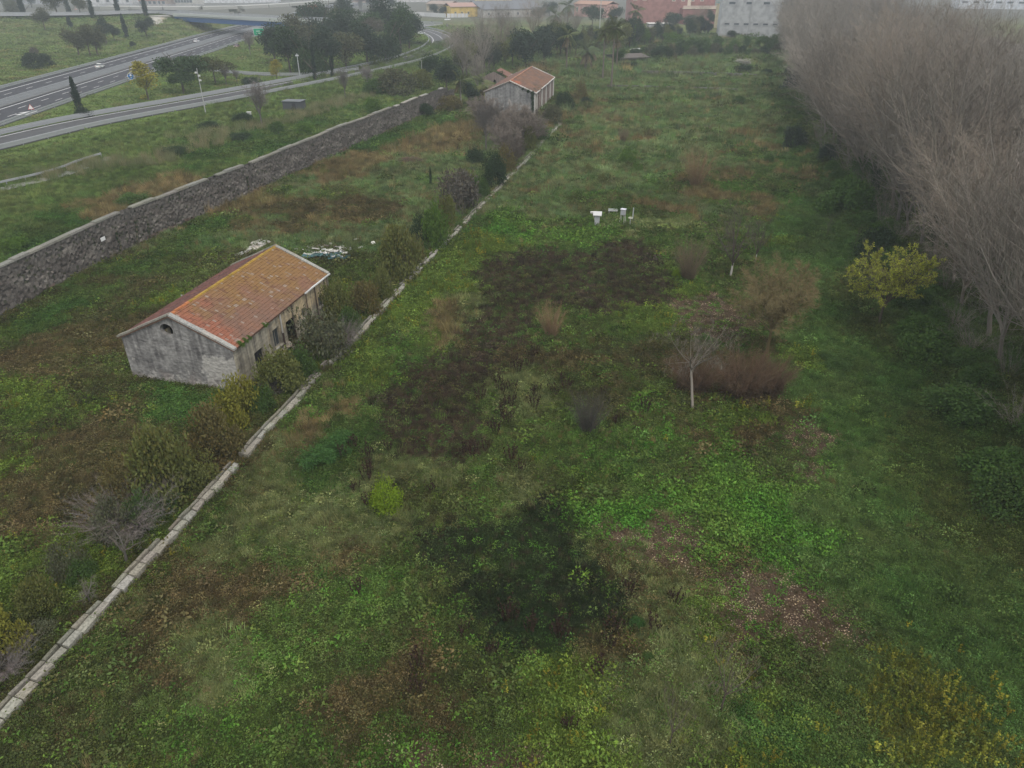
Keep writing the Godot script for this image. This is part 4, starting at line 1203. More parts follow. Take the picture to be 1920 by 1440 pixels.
func build_houses():
	rng.seed = 51
	# ================= the near house
	var W := 10.15
	var L := 16.94
	var He := 3.95
	var Hr := 6.3
	var t := thing("farmhouse", "abandoned house with orange tiled gable roof and stained plaster walls, nearest the camera", "house", Vector3(-22.26, 0, -50.6), -0.2247)
	var g_img := wall_image(320, 200, 5, Color(.29, .28, .27), Color(.085, .080, .081), Color(.40, .38, .355), {dark = .40, streak = 1.2, blot = 1.3, peel = func(u, v): return (sstep(.62, .80, u) * sstep(.45, .62, v) * (1.0 - sstep(.86, .98, u) * sstep(.75, .95, v)) - .35) * 1.1 if v < .86 else -.05 + (v - .86) * 2.2, low = Color(.33, .29, .27)})
	part("gable_wall", gable(W, He, Hr, .004, -.38, [Vector2(-W * .555, Hr * .80), Vector2(.58, .52)]).done(plaster(g_img)), t)
	part("rear_gable_wall", gable(W, He, Hr, -L + .38, -L - .004, null).done(plaster(g_img)), t)
	var s_img := wall_image(400, 110, 9, Color(.40, .365, .29), Color(.10, .092, .082), Color(.52, .49, .44), {warm = true, dark = .30, streak = 1.9, blot = .7, peel = func(u, v): return -.55 + .6 * sstep(.7, 1.0, v) * (1 - sstep(.4, .6, u))})
	var holes := [[2.7, 4.1, -.4, 2.15], [5.9, 7.0, 1.0, 2.75], [8.2, 10.2, -.4, 2.5], [11.2, 11.9, 1.5, 2.5], [14.6, 15.6, 1.2, 2.3]]
	part("side_wall", side_wall(-.4, 0, L, He, holes).done(plaster(s_img)), t)
	part("side_wall", side_wall(-W, -W + .4, L, He, [[4.0, 5.2, 1.1, 2.5], [9.5, 11.0, -.4, 2.3]]).done(plaster(s_img)), t)
	# doors and windows
	var dm := MB.new()
	for i in 6: dm.box(Vector3(-.24, .87, -2.7 - .117 - i * .233), Vector3(.05, 2.5, .21), jit(Color(.03, .028, .03), .2))
	part("door", dm.done(M.rough), t)
	for k in [[5.9, 7.0, 1.0, 2.75], [11.2, 11.9, 1.5, 2.5], [14.6, 15.6, 1.2, 2.3]]:
		var f := MB.new()
		var zc: float = -(k[0] + k[1]) * .5
		var yc: float = (k[2] + k[3]) * .5
		var ww: float = k[1] - k[0]
		var hh: float = k[3] - k[2]
		for s in [-1, 1]:
			f.box(Vector3(-.2, yc, zc + s * (ww * .5 - .04)), Vector3(.07, hh - .004, .075), Color(.22, .21, .19))
			f.box(Vector3(-.2, yc + s * (hh * .5 - .04), zc), Vector3(.062, .075, ww - .16), Color(.22, .21, .19))
		f.box(Vector3(-.2, yc, zc), Vector3(.05, hh - .16, .05), Color(.22, .21, .19))
		var fo := part("window", f.done(M.rough), t)
		for s in [-1, 1]:
			var pm := MB.new()
			pm.box(Vector3(-.205, yc, zc + s * ww * .25), Vector3(.012, hh - .16, ww * .5 - .1), Color(.05, .06, .07))
			part("pane", pm.done(M.gloss), fo)
		part("sill", strip(Vector3(.06, k[2] - .1, zc - ww * .5 - .1), Vector3(.06, k[2] - .1, zc + ww * .5 + .1), .22, .1, Vector3.RIGHT, Color(.40, .38, .34), M.stone), t)
	# rubble spilling out of the broken foot of the wall
	var rb := MB.new()
	for i in 90: rb.box(Vector3(R1(.0, .7) * R1(.2, 1), R1(-.1, .55), -R1(4.4, 8.0)), Vector3(R1(.1, .4), R1(.08, .25), R1(.1, .45)), jit(Color(.42, .38, .31), .35), Basis(rdir(), R1(0, 3)))
	part("crumbled_plinth", rb.done(M.stone), t)
	# roof
	var k0 := (Hr - He) / (W * .5)
	for s in [1.0, -1.0]:
		var ex := .22 if s > 0 else -W - .22
		var e := Vector3(ex, He - .22 * k0 + .03, .18)
		var rdg := Vector3(-W * .5, Hr + .03, .18)
		var up := (rdg - e).normalized()
		var S := rdg.distance_to(e)
		var z2 := Vector3(0, 0, -L - .36)
		var c := [e, rdg, rdg + z2, e + z2] if s < 0 else [rdg, e, e + z2, rdg + z2]
		c.reverse()
		part("roof_deck", slab([c[0], c[1], c[2], c[3]], .09, Color(.12, .075, .055), M.rough), t)
		var colour := func(u: float, v: float) -> Color:
			var n1 := nz.get_noise_2d(u * 240, v * 90)
			var n2 := nz2.get_noise_2d(u * 500 + 70, v * 260)
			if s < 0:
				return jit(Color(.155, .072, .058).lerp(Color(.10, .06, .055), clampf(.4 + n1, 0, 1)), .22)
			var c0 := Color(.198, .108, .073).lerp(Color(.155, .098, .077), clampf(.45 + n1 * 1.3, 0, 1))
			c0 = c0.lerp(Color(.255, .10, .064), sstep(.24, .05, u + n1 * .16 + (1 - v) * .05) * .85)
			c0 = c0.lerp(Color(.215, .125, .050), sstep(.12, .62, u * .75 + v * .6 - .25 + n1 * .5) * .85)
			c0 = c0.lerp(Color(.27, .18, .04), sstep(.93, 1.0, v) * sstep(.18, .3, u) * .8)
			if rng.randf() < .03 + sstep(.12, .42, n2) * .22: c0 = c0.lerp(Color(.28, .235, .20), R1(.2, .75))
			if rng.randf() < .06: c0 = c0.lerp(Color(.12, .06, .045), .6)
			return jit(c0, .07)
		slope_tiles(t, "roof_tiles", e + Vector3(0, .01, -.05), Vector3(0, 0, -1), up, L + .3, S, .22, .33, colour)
	var rm := MB.new()
	for i in 38:
		var zc := .1 - (L + .28) * (i + .5) / 38
		var yy := Hr + .13 + R1(-.015, .015)
		var a := [Vector3(-W * .5 - .15, yy - .07, zc), Vector3(-W * .5 - .08, yy + .03, zc), Vector3(-W * .5 + .08, yy + .03, zc), Vector3(-W * .5 + .15, yy - .07, zc)]
		for j in 3: rm.quad(a[j] + Vector3(0, 0, -.235), a[j + 1] + Vector3(0, 0, -.235), a[j + 1] + Vector3(0, .02, .24), a[j] + Vector3(0, .02, .24), jit(Color(.31, .20, .045) if i > 5 else Color(.36, .14, .06), .22))
	part("ridge_tiles", rm.done(M.tile), t)
	# coping along the gables: bright on the right, grey on the left
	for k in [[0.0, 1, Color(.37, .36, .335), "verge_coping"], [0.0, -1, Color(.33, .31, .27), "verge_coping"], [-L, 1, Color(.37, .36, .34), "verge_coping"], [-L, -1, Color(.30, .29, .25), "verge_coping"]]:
		var z: float = k[0] + (-.06 if k[0] == 0.0 else .06)
		var a := Vector3(-W * .5, Hr + .05, z)
		var b := Vector3(.26 if k[1] > 0 else -W - .30, He - .26 * k0 + .05, z)
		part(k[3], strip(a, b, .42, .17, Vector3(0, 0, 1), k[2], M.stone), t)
	part("gutter", strip(Vector3(.30, He - .12, -L * .70), Vector3(.30, He - .12, -L - .1), .14, .12, Vector3.RIGHT, Color(.58, .58, .57), M.rough), t)
	for k in [[7.3, Color(.44, .43, .41), .075], [9.4, Color(.09, .07, .06), .05], [12.2, Color(.11, .085, .07), .05], [14.0, Color(.10, .08, .065), .06], [L - .2, Color(.22, .2, .17), .06]]:
		var pm := MB.new()
		pm.tube([Vector3(.12, He - .1, -k[0]), Vector3(.12, 1.9, -k[0])], [k[2], k[2]], 7, k[1], true)
		pm.tube([Vector3(.13, 1.95, -k[0]), Vector3(.13, -.1, -k[0])], [k[2] * 1.1, k[2] * 1.1], 7, Color(.07, .05, .045), true)
		part("downpipe", pm.done(M.rough), t)
	for k in [[.9, .45], [1.6, .38], [2.2, .32], [4.6, .36], [5.0, .26]]:
		part("roof_moss", M.crown_b, t, M.t_fresh)
		var o: MeshInstance3D = t.get_child(t.get_child_count() - 1)
		o.position = Vector3(.12, He - .12, -k[0])
		o.scale = Vector3.ONE * k[1]
	# ================= the far house
	W = 12.0
	L = 30.0
	He = 4.95
	Hr = 7.35
	var t2 := thing("farmhouse", "far abandoned house with dull brown tiled roof and white pilasters", "house", Vector3(5.3, 0, -180.5), -0.2)
	var g2 := wall_image(220, 140, 15, Color(.29, .285, .28), Color(.13, .13, .135), Color(.36, .33, .31), {dark = .38, streak = 1.3, blot = .6, peel = func(u, v): return -.75 + v * .85})
	part("gable_wall", gable(W, He, Hr, .004, -.4, null).done(plaster(g2)), t2)
	part("rear_gable_wall", gable(W, He, Hr, -L + .4, -L - .004, null).done(plaster(g2)), t2)
	var s2 := wall_image(300, 60, 19, Color(.26, .205, .185), Color(.15, .125, .12), Color(.31, .27, .25), {dark = .3, streak = 1.0, blot = .6, peel = func(u, v): return -.5})
	part("side_wall", side_wall(-.4, 0, L, He, [[5.0, 6.2, -.4, 3.6], [20.5, 21.8, .9, 2.6]]).done(plaster(s2)), t2)
	part("side_wall", side_wall(-W, -W + .4, L, He, []).done(plaster(s2)), t2)
	for z in [.25, 3.0, 10.4, 17.0, 24.0, L - .3]: part("pilaster", box_mesh(Vector3(.08, He * .5 - .2, -z), Vector3(.3, He + .1, .55), Color(.56, .54, .52)), t2)
	var k1 := (Hr - He) / (W * .5)
	for s in [1.0, -1.0]:
		var ex := .3 if s > 0 else -W - .3
		var e := Vector3(ex, He - .3 * k1 + .04, .2)
		var rdg := Vector3(-W * .5, Hr + .04, .2)
		var up := (rdg - e).normalized()
		var z2 := Vector3(0, 0, -L - .4)
		var c := [e, rdg, rdg + z2, e + z2] if s < 0 else [rdg, e, e + z2, rdg + z2]
		c.reverse()
		part("roof_deck", slab([c[0], c[1], c[2], c[3]], .1, Color(.12, .075, .055), M.rough), t2)
		var colour := func(u: float, v: float) -> Color:
			var n1 := nz.get_noise_2d(u * 300 + 500, v * 120)
			var c0 := Color(.185, .108, .076).lerp(Color(.145, .098, .08), clampf(.4 + n1 * 1.5, 0, 1))
			c0 = c0.lerp(Color(.36, .12, .07), sstep(.22, .0, u + n1 * .2) * sstep(.3, .9, v))
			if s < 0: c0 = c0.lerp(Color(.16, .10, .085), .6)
			if u > .08 and u < .4 and v < .35 and rng.randf() < .12: c0 = Color(.05, .05, .03)
			return jit(c0, .16)
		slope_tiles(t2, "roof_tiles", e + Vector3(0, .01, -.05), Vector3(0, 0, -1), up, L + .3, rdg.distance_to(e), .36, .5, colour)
	part("ridge_tiles", strip(Vector3(-W * .5, Hr + .02, .2), Vector3(-W * .5, Hr + .02, -L - .2), .4, .2, Vector3.RIGHT, Color(.27, .14, .09), M.tile), t2)
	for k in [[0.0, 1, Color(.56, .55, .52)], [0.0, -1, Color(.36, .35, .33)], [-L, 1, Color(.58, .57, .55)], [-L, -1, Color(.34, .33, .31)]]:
		var z: float = k[0] + (-.05 if k[0] == 0.0 else .05)
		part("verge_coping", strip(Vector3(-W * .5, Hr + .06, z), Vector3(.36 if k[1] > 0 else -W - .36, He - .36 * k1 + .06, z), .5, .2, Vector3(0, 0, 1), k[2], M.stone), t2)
	part("gutter", strip(Vector3(.38, He - .16, -.1), Vector3(.38, He - .16, -L * .2), .2, .2, Vector3.RIGHT, Color(.58, .56, .54), M.rough), t2)
	part("gutter", strip(Vector3(.38, He - .16, -L * .27), Vector3(.38, He - .16, -L), .2, .2, Vector3.RIGHT, Color(.58, .56, .54), M.rough), t2)
	var iv := thing("ivy", "green ivy hanging over the near corner of the far house", "ivy", t2.position + Vector3(-.2, 0, .2))
	for k in [[-.3, 4.9, .7, .9], [-.3, 3.9, .6, 1.0], [-.2, 2.6, .5, 1.1], [-.2, 1.4, .5, 1.1], [-1.3, 5.4, .6, .6], [-2.6, 5.9, .5, .5]]:
		var q := part("foliage", M.crown_a, iv, M.t_dark)
		q.position = Vector3(k[0], k[1], .1)
		q.scale = Vector3(k[2], k[3], .35)
	# ================= the roofless ruin behind it
	var t3 := thing("ruined_house", "small pinkish ruin with a scrap of red roof among the trees behind the far house", "house", Vector3(-1.83, 0, -218.98), -0.2)
	part("wall", gable(7.0, 3.6, 5.2, .0, -.4, [Vector2(-3.2, 2.4), Vector2(.45, .75)]).done(plaster(s2)), t3)
	part("side_wall", side_wall(-.4, 0, 10, 3.4, []).done(plaster(s2)), t3)
	part("roof", slab([Vector3(.3, 3.4, -4.0), Vector3(-3.5, 5.2, -4.0), Vector3(-3.5, 5.2, -10), Vector3(.3, 3.4, -10)], .15, Color(.19, .105, .08), M.tile), t3)

func box_mesh(at: Vector3, s: Vector3, col: Color, mat: Material = null) -> ArrayMesh:
	var mb := MB.new()
	mb.box(at, s, col)
	return mb.done(mat if mat else M.rough)

func building(called: String, label: String, a: Vector3, b: Vector3, depth: float, h: float, col: Color, rows: Array, roof: Color, pitch := 0.0) -> Node3D:
	# front from a to b; rows: [height of sill, width, height, how many, first, last, glass colour, frame colour]
	var d := b - a
	var L := d.length()
	var t := thing(called, label, "building", a, atan2(-d.z, d.x))
	var wm := MB.new()
	wm.box(Vector3(L * .5, h * .5 - .5, -depth * .5), Vector3(L, h + 1, depth), Color.WHITE)
	for i in wm.v.size(): wm.u[i] = Vector2((wm.v[i].x - wm.v[i].z) / 24.0, -wm.v[i].y / 24.0)
	var m := StandardMaterial3D.new()
	m.albedo_texture = M.facade
	m.albedo_color = col.linear_to_srgb()
	m.roughness = .95
	part("wall", wm.done(m), t)
	if pitch > 0: 
		var ov := .6
		for s in [0, 1]:
			var z: float = ov if s == 0 else -depth - ov
			var e := [Vector3(-ov, h - .1, z), Vector3(-ov, h + pitch, -depth * .5), Vector3(L + ov, h + pitch, -depth * .5), Vector3(L + ov, h - .1, z)]
			if s: e.reverse()
			part("roof", slab(e, .3, roof, M.rough), t)
	else: part("roof", box_mesh(Vector3(L * .5, h + .65, -depth * .5), Vector3(L + .5, .3, depth + .5), roof), t)
	for r in rows:
		var n: int = r[3]
		for i in n:
			var x: float = L * lerpf(r[4], r[5], (float(i) / maxf(1, n - 1)))
			var fm := MB.new()
			for s in [-1, 1]:
				fm.box(Vector3(x + s * r[1] * .5, r[0] + r[2] * .5, .08), Vector3(.28, r[2] + .5, .2), r[7])
				fm.box(Vector3(x, r[0] + r[2] * (.5 + s * .5), .075), Vector3(r[1] - .25, .28, .2), r[7])
			var w := part("window", fm.done(M.rough), t)
			part("pane", box_mesh(Vector3(x, r[0] + r[2] * .5, .03), Vector3(r[1], r[2], .06), r[6], M.rough), w)
	return t

func build_far_buildings():
	rng.seed = 61
	M.facade = noisetex(.012, Color(.62, .62, .64), Color(1.25, 1.25, 1.22), 77, 6)
	var dk := Color(.10, .115, .13)
	var g := building("warehouse", "tall windowless grey concrete block with rows of narrow slots", Vector3(105.61, 0, -405.07), Vector3(137.55, 0, -398.52), 30, 30, Color(.40, .405, .415), [[6.2, 2.6, 1.0, 7, .10, .96, dk, Color(.36, .36, .37)], [15.4, 3.2, 1.3, 4, .14, .90, dk, Color(.36, .36, .37)], [21.6, 3.2, 1.3, 4, .15, .91, dk, Color(.36, .36, .37)]], Color(.35, .35, .35))
	for x in [.34, .72, .97]: part("pilaster", box_mesh(Vector3(41.5 * x, 15, .12), Vector3(.5, 30, .2), Color(.33, .33, .34)), g)
	building("warehouse", "plainer right wing of the grey block, half hidden by bare trees", Vector3(136.89, 0, -395.32), Vector3(150.45, 0, -398.52), 26, 29, Color(.42, .42, .43), [[8.0, .9, .8, 3, .12, .42, dk, Color(.4, .4, .4)], [14.5, .9, .8, 3, .12, .42, dk, Color(.4, .4, .4)], [21.0, .9, .8, 3, .14, .45, dk, Color(.4, .4, .4)], [0.0, 1.6, 5.2, 1, .04, .04, Color(.04, .045, .05), Color(.3, .3, .3)]], Color(.35, .35, .35))
	var sh := Color(.16, .21, .20)
	var cr := Color(.62, .56, .46)
	var v := building("villa", "red villa with cream window surrounds and a terrace", Vector3(77.71, 0, -524.54), Vector3(131.62, 0, -524.54), 26, 24, Color(.33, .165, .150), [[13.5, 2.2, 4.6, 2, .04, .15, sh, cr], [13.0, 2.0, 4.0, 4, .50, .84, sh, cr]], Color(.30, .18, .14), 0)
	part("terrace", box_mesh(Vector3(54, 4.6, 4), Vector3(44, 9.4, 8), Color(.29, .15, .14)), v)
	part("balustrade", box_mesh(Vector3(54, 10.0, 7.8), Vector3(44, 1.3, .4), Color(.52, .42, .38)), v)
	part("cornice", box_mesh(Vector3(54, 9.1, 8.1), Vector3(45, .5, .5), cr), v)
	for x in [.445, .93]: part("corner_strip", box_mesh(Vector3(86 * .97 * x, 12, .15), Vector3(2.2, 24, .3), cr), v)
	building("villa", "pale pink low building left of the red villa", Vector3(47.3, 0, -613.79), Vector3(69.31, 0, -592.27), 14, 8.5, Color(.56, .33, .29), [[3.2, 1.6, 3, 5, .1, .9, sh, cr]], Color(.35, .22, .17), 2)
	building("yellow_house", "cream annex with a green roof between villa and grey block", Vector3(122.43, 0, -484.02), Vector3(124.63, 0, -474.82), 14, 13, Color(.55, .46, .32), [], Color(.15, .24, .22))
	building("yellow_house", "yellow rendered building with a faded pink roof beyond the slip road", Vector3(-45.41, 0, -599.28), Vector3(-24.18, 0, -606.45), 22, 7.0, Color(.60, .43, .12), [[1.5, 1.6, 2, 3, .15, .6, Color(.12, .12, .12), Color(.5, .42, .2)]], Color(.36, .24, .21), 2.2)
	building("hall", "long low hall with a big dark grey roof right of the yellow building", Vector3(-21.66, 0, -592.27), Vector3(23.37, 0, -606.45), 60, 5.5, Color(.42, .40, .38), [[1.4, 1.6, 2, 6, .1, .9, dk, Color(.4, .38, .36)]], Color(.155, .16, .175), 4.5)
	building("hall", "tan shed behind the bare trees with a brown roof", Vector3(-73.93, 0, -697.94), Vector3(-53.81, 0, -688.53), 20, 5.5, Color(.46, .38, .28), [], Color(.30, .24, .21), 2)
	building("yellow_house", "far yellow building at the upper edge behind the hall", Vector3(-39.77, 0, -862.11), Vector3(0, 0, -862.11), 30, 8, Color(.55, .44, .18), [[3.0, 2.5, 4, 5, .1, .9, Color(.25, .10, .09), Color(.55, .5, .3)]], Color(.33, .22, .19), 3)
	for k in [["white panel wall beside the parked white car", [Vector3(-48.05, 0, -592.27), Vector3(-32.48, 0, -595.76)]], ["pale yard wall running towards the slip road", [Vector3(-84.34, 0, -629), Vector3(-48.83, 0, -592.27)]], ["low white wall in front of the big grey roofed hall", [Vector3(-30.4, 0, -610.1), Vector3(3.22, 0, -606.45)]]]:
		var q: Array = k[1]
		var mb := MB.new()
		var n := 6
		for i in n: mb.box((q[0] as Vector3).lerp(q[1], (i + .5) / n) - q[0] + Vector3.UP * 1.2, Vector3((q[0] as Vector3).distance_to(q[1]) / n - .3, 2.9, .4), jit(Color(.60, .60, .60), .1), Basis(Vector3.UP, atan2(-(q[1].z - q[0].z), q[1].x - q[0].x)))
		var w := thing("yard_wall", k[0], "wall", q[0])
		part("panel", mb.done(M.rough), w)
	building("shed", "low pale shed with a whitish flat roof among the garden trees", Vector3(75.19, 0, -437.28), Vector3(87.52, 0, -437.28), 9, 4.2, Color(.40, .39, .41), [], Color(.58, .56, .54))
	building("outbuilding", "collapsed low shed with white sheets on its dark roof beside the two palms", Vector3(41.55, 0, -296.37), Vector3(52.09, 0, -300.09), 13, 1.5, Color(.12, .11, .10), [], Color(.12, .105, .095), .7)
	for i in 5:
		var q: Vector3 = Vector3(51.98, 0, -317.94)
		tag(part("roof_sheet", box_mesh(Vector3.ZERO, Vector3(R1(2, 4), .08, R1(.9, 1.5)), Color(.62, .62, .61)), self), ["lowest", "second lowest", "middle", "second highest", "topmost"][i] + " loose white sheet on the collapsed shed's roof", "sheet", "white sheets on the collapsed shed")
		var o: Node3D = get_child(get_child_count() - 1)
		o.position = q + Vector3(R1(-3.4, 3.4), 2.25 + i * .1, R1(-3, 1.5))
		o.rotation = Vector3(R1(-.1, .1), R1(-.5, .5), R1(-.1, .1))
	# the town along the upper edge
	var lab := ["white low block at the upper edge left of the viaduct", "white industrial block at the upper edge above the viaduct", "red roofed house at the upper edge above the overpass", "grey hall at the far upper left edge", "cream block at the upper edge beside the red roofed house", "dull red roofed house at the upper edge above the umbrella pines", "grey long shed behind the viaduct's piers", "pale flat roofed hall at the far upper edge left of the yellow building"]
	var at := [[Vector3(-424.15, 0, -783.35), Vector3(-367.25, 0, -783.35), Color(.55, .55, .56), Color(.40, .40, .41), 9], [Vector3(-352.24, 0, -862.11), Vector3(-254.15, 0, -876.76), Color(.62, .63, .65), Color(.45, .46, .47), 12], [Vector3(-355.74, 0, -771.57), Vector3(-330.25, 0, -771.57), Color(.42, .35, .31), Color(.38, .15, .12), 6], [Vector3(-528.09, 0, -834.19), Vector3(-478.58, 0, -834.19), Color(.35, .36, .38), Color(.28, .29, .31), 9], [Vector3(-325.87, 0, -783.35), Vector3(-309.32, 0, -783.35), Color(.52, .50, .46), Color(.40, .38, .36), 8], [Vector3(-184.83, 0, -876.76), Vector3(-155.95, 0, -876.76), Color(.40, .32, .28), Color(.33, .16, .13), 7], [Vector3(-261.56, 0, -994.85), Vector3(-213.27, 0, -1014.32), Color(.42, .43, .45), Color(.33, .34, .36), 10], [Vector3(-152.72, 0, -891.92), Vector3(-93.98, 0, -891.92), Color(.55, .54, .53), Color(.45, .44, .43), 8]]
	for i in 8: building("town_building", lab[i], at[i][0], at[i][1], 30, at[i][4], at[i][2], [[at[i][4] * .4, 3, 2.6, 6, .08, .92, dk, Color(.4, .4, .4)]], at[i][3], 2.5 if i in [2, 5] else 0.0)
	# the yard beyond the tree row
	struct("yard", ribbon([R * 108 + U * 90, R * 108 + U * 560], 88, .06, Color(.30, .29, .315), M.road), "pale grey paved yard beyond the row of bare trees")
	building("hall", "long white flat roofed hall beyond the bare trees at the upper right", Vector3(407.58, 0, -738.24), Vector3(482.38, 0, -707.61), 60, 9, Color(.60, .62, .66), [[4.5, 5, 1.8, 9, .06, .94, dk, Color(.55, .56, .6)]], Color(.60, .62, .66))
	building("hall", "low pale hall with a light roof behind the bare trees, middle of the yard", R * 112 + U * 268, R * 150 + U * 276, 30, 5, Color(.50, .50, .52), [], Color(.52, .53, .56))
	var n := 0
	var proto: Node3D
	for r in 5:
		for i in 7:
			var p := R * (74 + r * 13.0 + R1(-.5, .5)) + U * (150 + i * 5.2 + r * 9 + R1(-.4, .4))
			if rng.randf() < .3: continue
			var lb := "parked pale car in the yard behind the bare trees"
			if proto == null: proto = make_car(lb, p, -.2, Color(.66, .67, .70), "cars parked in the yard behind the bare trees")
			else: dup(proto, lb, p, -.2 + PI * (n % 2), Vector3.ONE, "cars parked in the yard behind the bare trees")
			n += 1

func lie(p: Vector3) -> Vector3:      # slides a surveyed point along its sight line onto the sloping ground
	var q := p
	for i in 6:
		var h := gh(q.x, q.z)
		q = Vector3(p.x * (30.0 - h) / 30.0, h, p.z * (30.0 - h) / 30.0)
	return Vector3(q.x, 0, q.z)

func shrub(called: String, label: String, p: Vector3, w: float, h: float, mesh: Mesh, mat: Material, trunk := 0.0, group := "", cat := "shrub") -> Node3D:
	# w across, h from the ground to the top
	var q := lie(p)
	if trunk > 0 and mesh in [M.dome, M.dome2]: return plant(called, label, cat, q, mesh, Vector3(w * .5, (h - trunk) * 1.2, w * .5), trunk, mat, trunk + (h - trunk) * .3, clampf(h * .022, .06, .4), group)
	if trunk > 0: return plant(called, label, cat, q, mesh, Vector3(w * .52, (h - trunk) * .56, w * .52), trunk + (h - trunk) * .44, mat, trunk + (h - trunk) * .3, clampf(h * .022, .06, .4), group)
	return plant(called, label, cat, q, mesh, Vector3(w * .5, h * .92, w * .5), 0.0, mat, 0.0, 0.1, group, "foliage")
func bare(called: String, label: String, p: Vector3, tm: Array, h0: float, h: float, w := 1.0, group := "", cat := "tree") -> Node3D:
	var t := thing(called, label, cat, G(lie(p)), rng.randf() * TAU, group)
	part("trunk", tm[0], t)
	part("crown", tm[1], t)
	t.scale = Vector3(h / h0 * w, h / h0, h / h0 * w)
	return t

func ordinal(n: int) -> String:
	var low := ["", "first", "second", "third", "fourth", "fifth", "sixth", "seventh", "eighth", "ninth", "tenth", "eleventh", "twelfth", "thirteenth", "fourteenth", "fifteenth", "sixteenth", "seventeenth", "eighteenth", "nineteenth"]
	if n < 20: return low[n]
	if n % 10 == 0: return ["twentieth", "thirtieth", "fortieth", "fiftieth", "sixtieth", "seventieth", "eightieth"][n / 10 - 2]
	return ["twenty", "thirty", "forty", "fifty", "sixty", "seventy", "eighty"][n / 10 - 2] + "-" + low[n % 10]

func build_plants():
	rng.seed = 71
	var ca2 := crown_mesh(102, 17, 4200, .075, "round")
	var cb2 := crown_mesh(104, 15, 4200, .07, "bush")
	var cb3 := crown_mesh(105, 20, 2600, .07, "bush")
	M.dome = crown_mesh(106, 30, 3600, .07, "dome")
	M.dome2 = crown_mesh(107, 26, 3600, .07, "dome")
	var spin := crown_mesh(108, 26, 2400, .09, "spindle")
	var pop := crown_mesh(109, 24, 2000, .07, "poplar")
	var t_olive := tint(Color(.125, .140, .046))
	var t_brown := tint(Color(.135, .118, .05))
	var t_dark: Material = M.t_dark
	var t_deep := tint(Color(.040, .060, .042))
	var t_fresh: Material = M.t_fresh
	var t_lime := tint(Color(.17, .26, .02))
	var t_green := tint(Color(.066, .118, .034))
	var t_gold := tint(Color(.185, .185, .036))
	var t_grey := tint(Color(.095, .103, .062))
	var t_mauve := tint(Color(.12, .11, .098))
	var t_pine := tint(Color(.050, .086, .038))
	var t_pine2 := tint(Color(.075, .082, .036))
	var t_cyp := tint(Color(.022, .040, .028))
	var t_yel := tint(Color(.27, .25, .045))
	var t_rust := tint(Color(.098, .070, .048))
	var t_ivy := tint(Color(.070, .130, .032))
	var t_lush := tint(Color(.055, .125, .036))
	var t_white := tint(Color(.42, .42, .40))
	# ---------------- bare trees: shapes
	var grey := Color(.222, .198, .172)
	var op := {bend = .12, lift = .10, kids = [8, 7, 10], from = [.15, .10, .10], ahead = 1.1, shrink = .46, col = grey, tw = .010, tl = .62, low = .98, wild = true}
	var planes := []
	for i in 5:
		op.col = [grey, grey * 1.15, Color(.23, .195, .16), grey * .85, Color(.20, .185, .165)][i]
		planes.append(tree_mesh(200 + i, 6.5, .20, 13, .50, 11.5, op))
	var so := {bend = .16, lift = .10, kids = [7, 5, 6], from = [.15, .2, .2], ahead = .8, shrink = .45, col = Color(.19, .15, .125), tw = .011, tl = .3, low = .35}
	var so8 := so.duplicate(); so8.kids = [4, 4, 4]; so8.col = Color(.11, .09, .075); so8.tw = .009
	var sapling := tree_mesh(218, 1.3, .05, 5, .65, 2.4, so8)
	var small := tree_mesh(211, 1.2, .07, 6, .6, 2.6, so)
	var so2 := so.duplicate(); so2.col = Color(.085, .07, .06); so2.tcol = Color(.42, .40, .37); so2.kids = [4, 4, 5]
	var whitefoot := tree_mesh(212, 1.0, .09, 6, .75, 3.4, so2)
	var so3 := so.duplicate(); so3.col = Color(.165, .145, .12); so3.tcol = Color(.29, .255, .22); so3.kids = [8, 7, 8]; so3.lean = Vector3(.20, 0, -.08); so3.tw = .006; so3.leader = false; so3.lift = .0; so3.low = .45
	var pale := tree_mesh(213, 2.7, .075, 7, .85, 2.7, so3)
	var so4 := so.duplicate(); so4.col = Color(.145, .118, .060); so4.kids = [12, 8, 10]; so4.tw = .008
	var rust := tree_mesh(214, 1.7, .10, 12, .85, 2.8, so4)
	var so5 := so.duplicate(); so5.col = Color(.16, .145, .135); so5.kids = [8, 6, 8]; so5.tw = .018; so5.tl = .5
	var tall := tree_mesh(215, 3.0, .18, 8, .5, 5.0, so5)
	var so9 := so.duplicate(); so9.col = Color(.16, .135, .115); so9.kids = [11, 8, 9]; so9.tw = .014; so9.tl = .45
	var thick := tree_mesh(219, 1.6, .11, 11, .75, 4.4, so9)
	var so6 := so.duplicate(); so6.col = Color(.12, .10, .07); so6.kids = [8, 7, 7]; so6.leaf = [.065, 1.0, 7]; so6.lcol = Color(.36, .39, .055); so6.tw = .012; so6.lift = .05; so6.tl = .35
	var bloom := tree_mesh(216, 1.5, .10, 12, .95, 2.9, so6)
	var so7 := so.duplicate(); so7.col = Color(.135, .122, .105); so7.kids = [5, 4, 4]; so7.tw = .006; so7.bend = .3; so7.lift = -.02
	var dead := tree_mesh(217, 1.3, .10, 6, .9, 1.9, so7)
	var tw_red := twiggy_mesh(221, 240, 20, 1.0, .85, .004, Color(.13, .088, .058), .12)
	var tw_or := twiggy_mesh(222, 110, 16, 1.0, .6, .0035, Color(.21, .145, .085))
	var tw_dk := twiggy_mesh(223, 120, 16, 1.0, .55, .004, Color(.07, .064, .055))
	var tw_gr := twiggy_mesh(224, 130, 18, 1.0, .75, .0035, Color(.155, .135, .125))
	var tw_th := twiggy_mesh(226, 46, 9, 1.0, .8, .0035, Color(.21, .185, .155))
	var tw_br := twiggy_mesh(225, 120, 16, 1.0, .5, .0035, Color(.15, .115, .08))
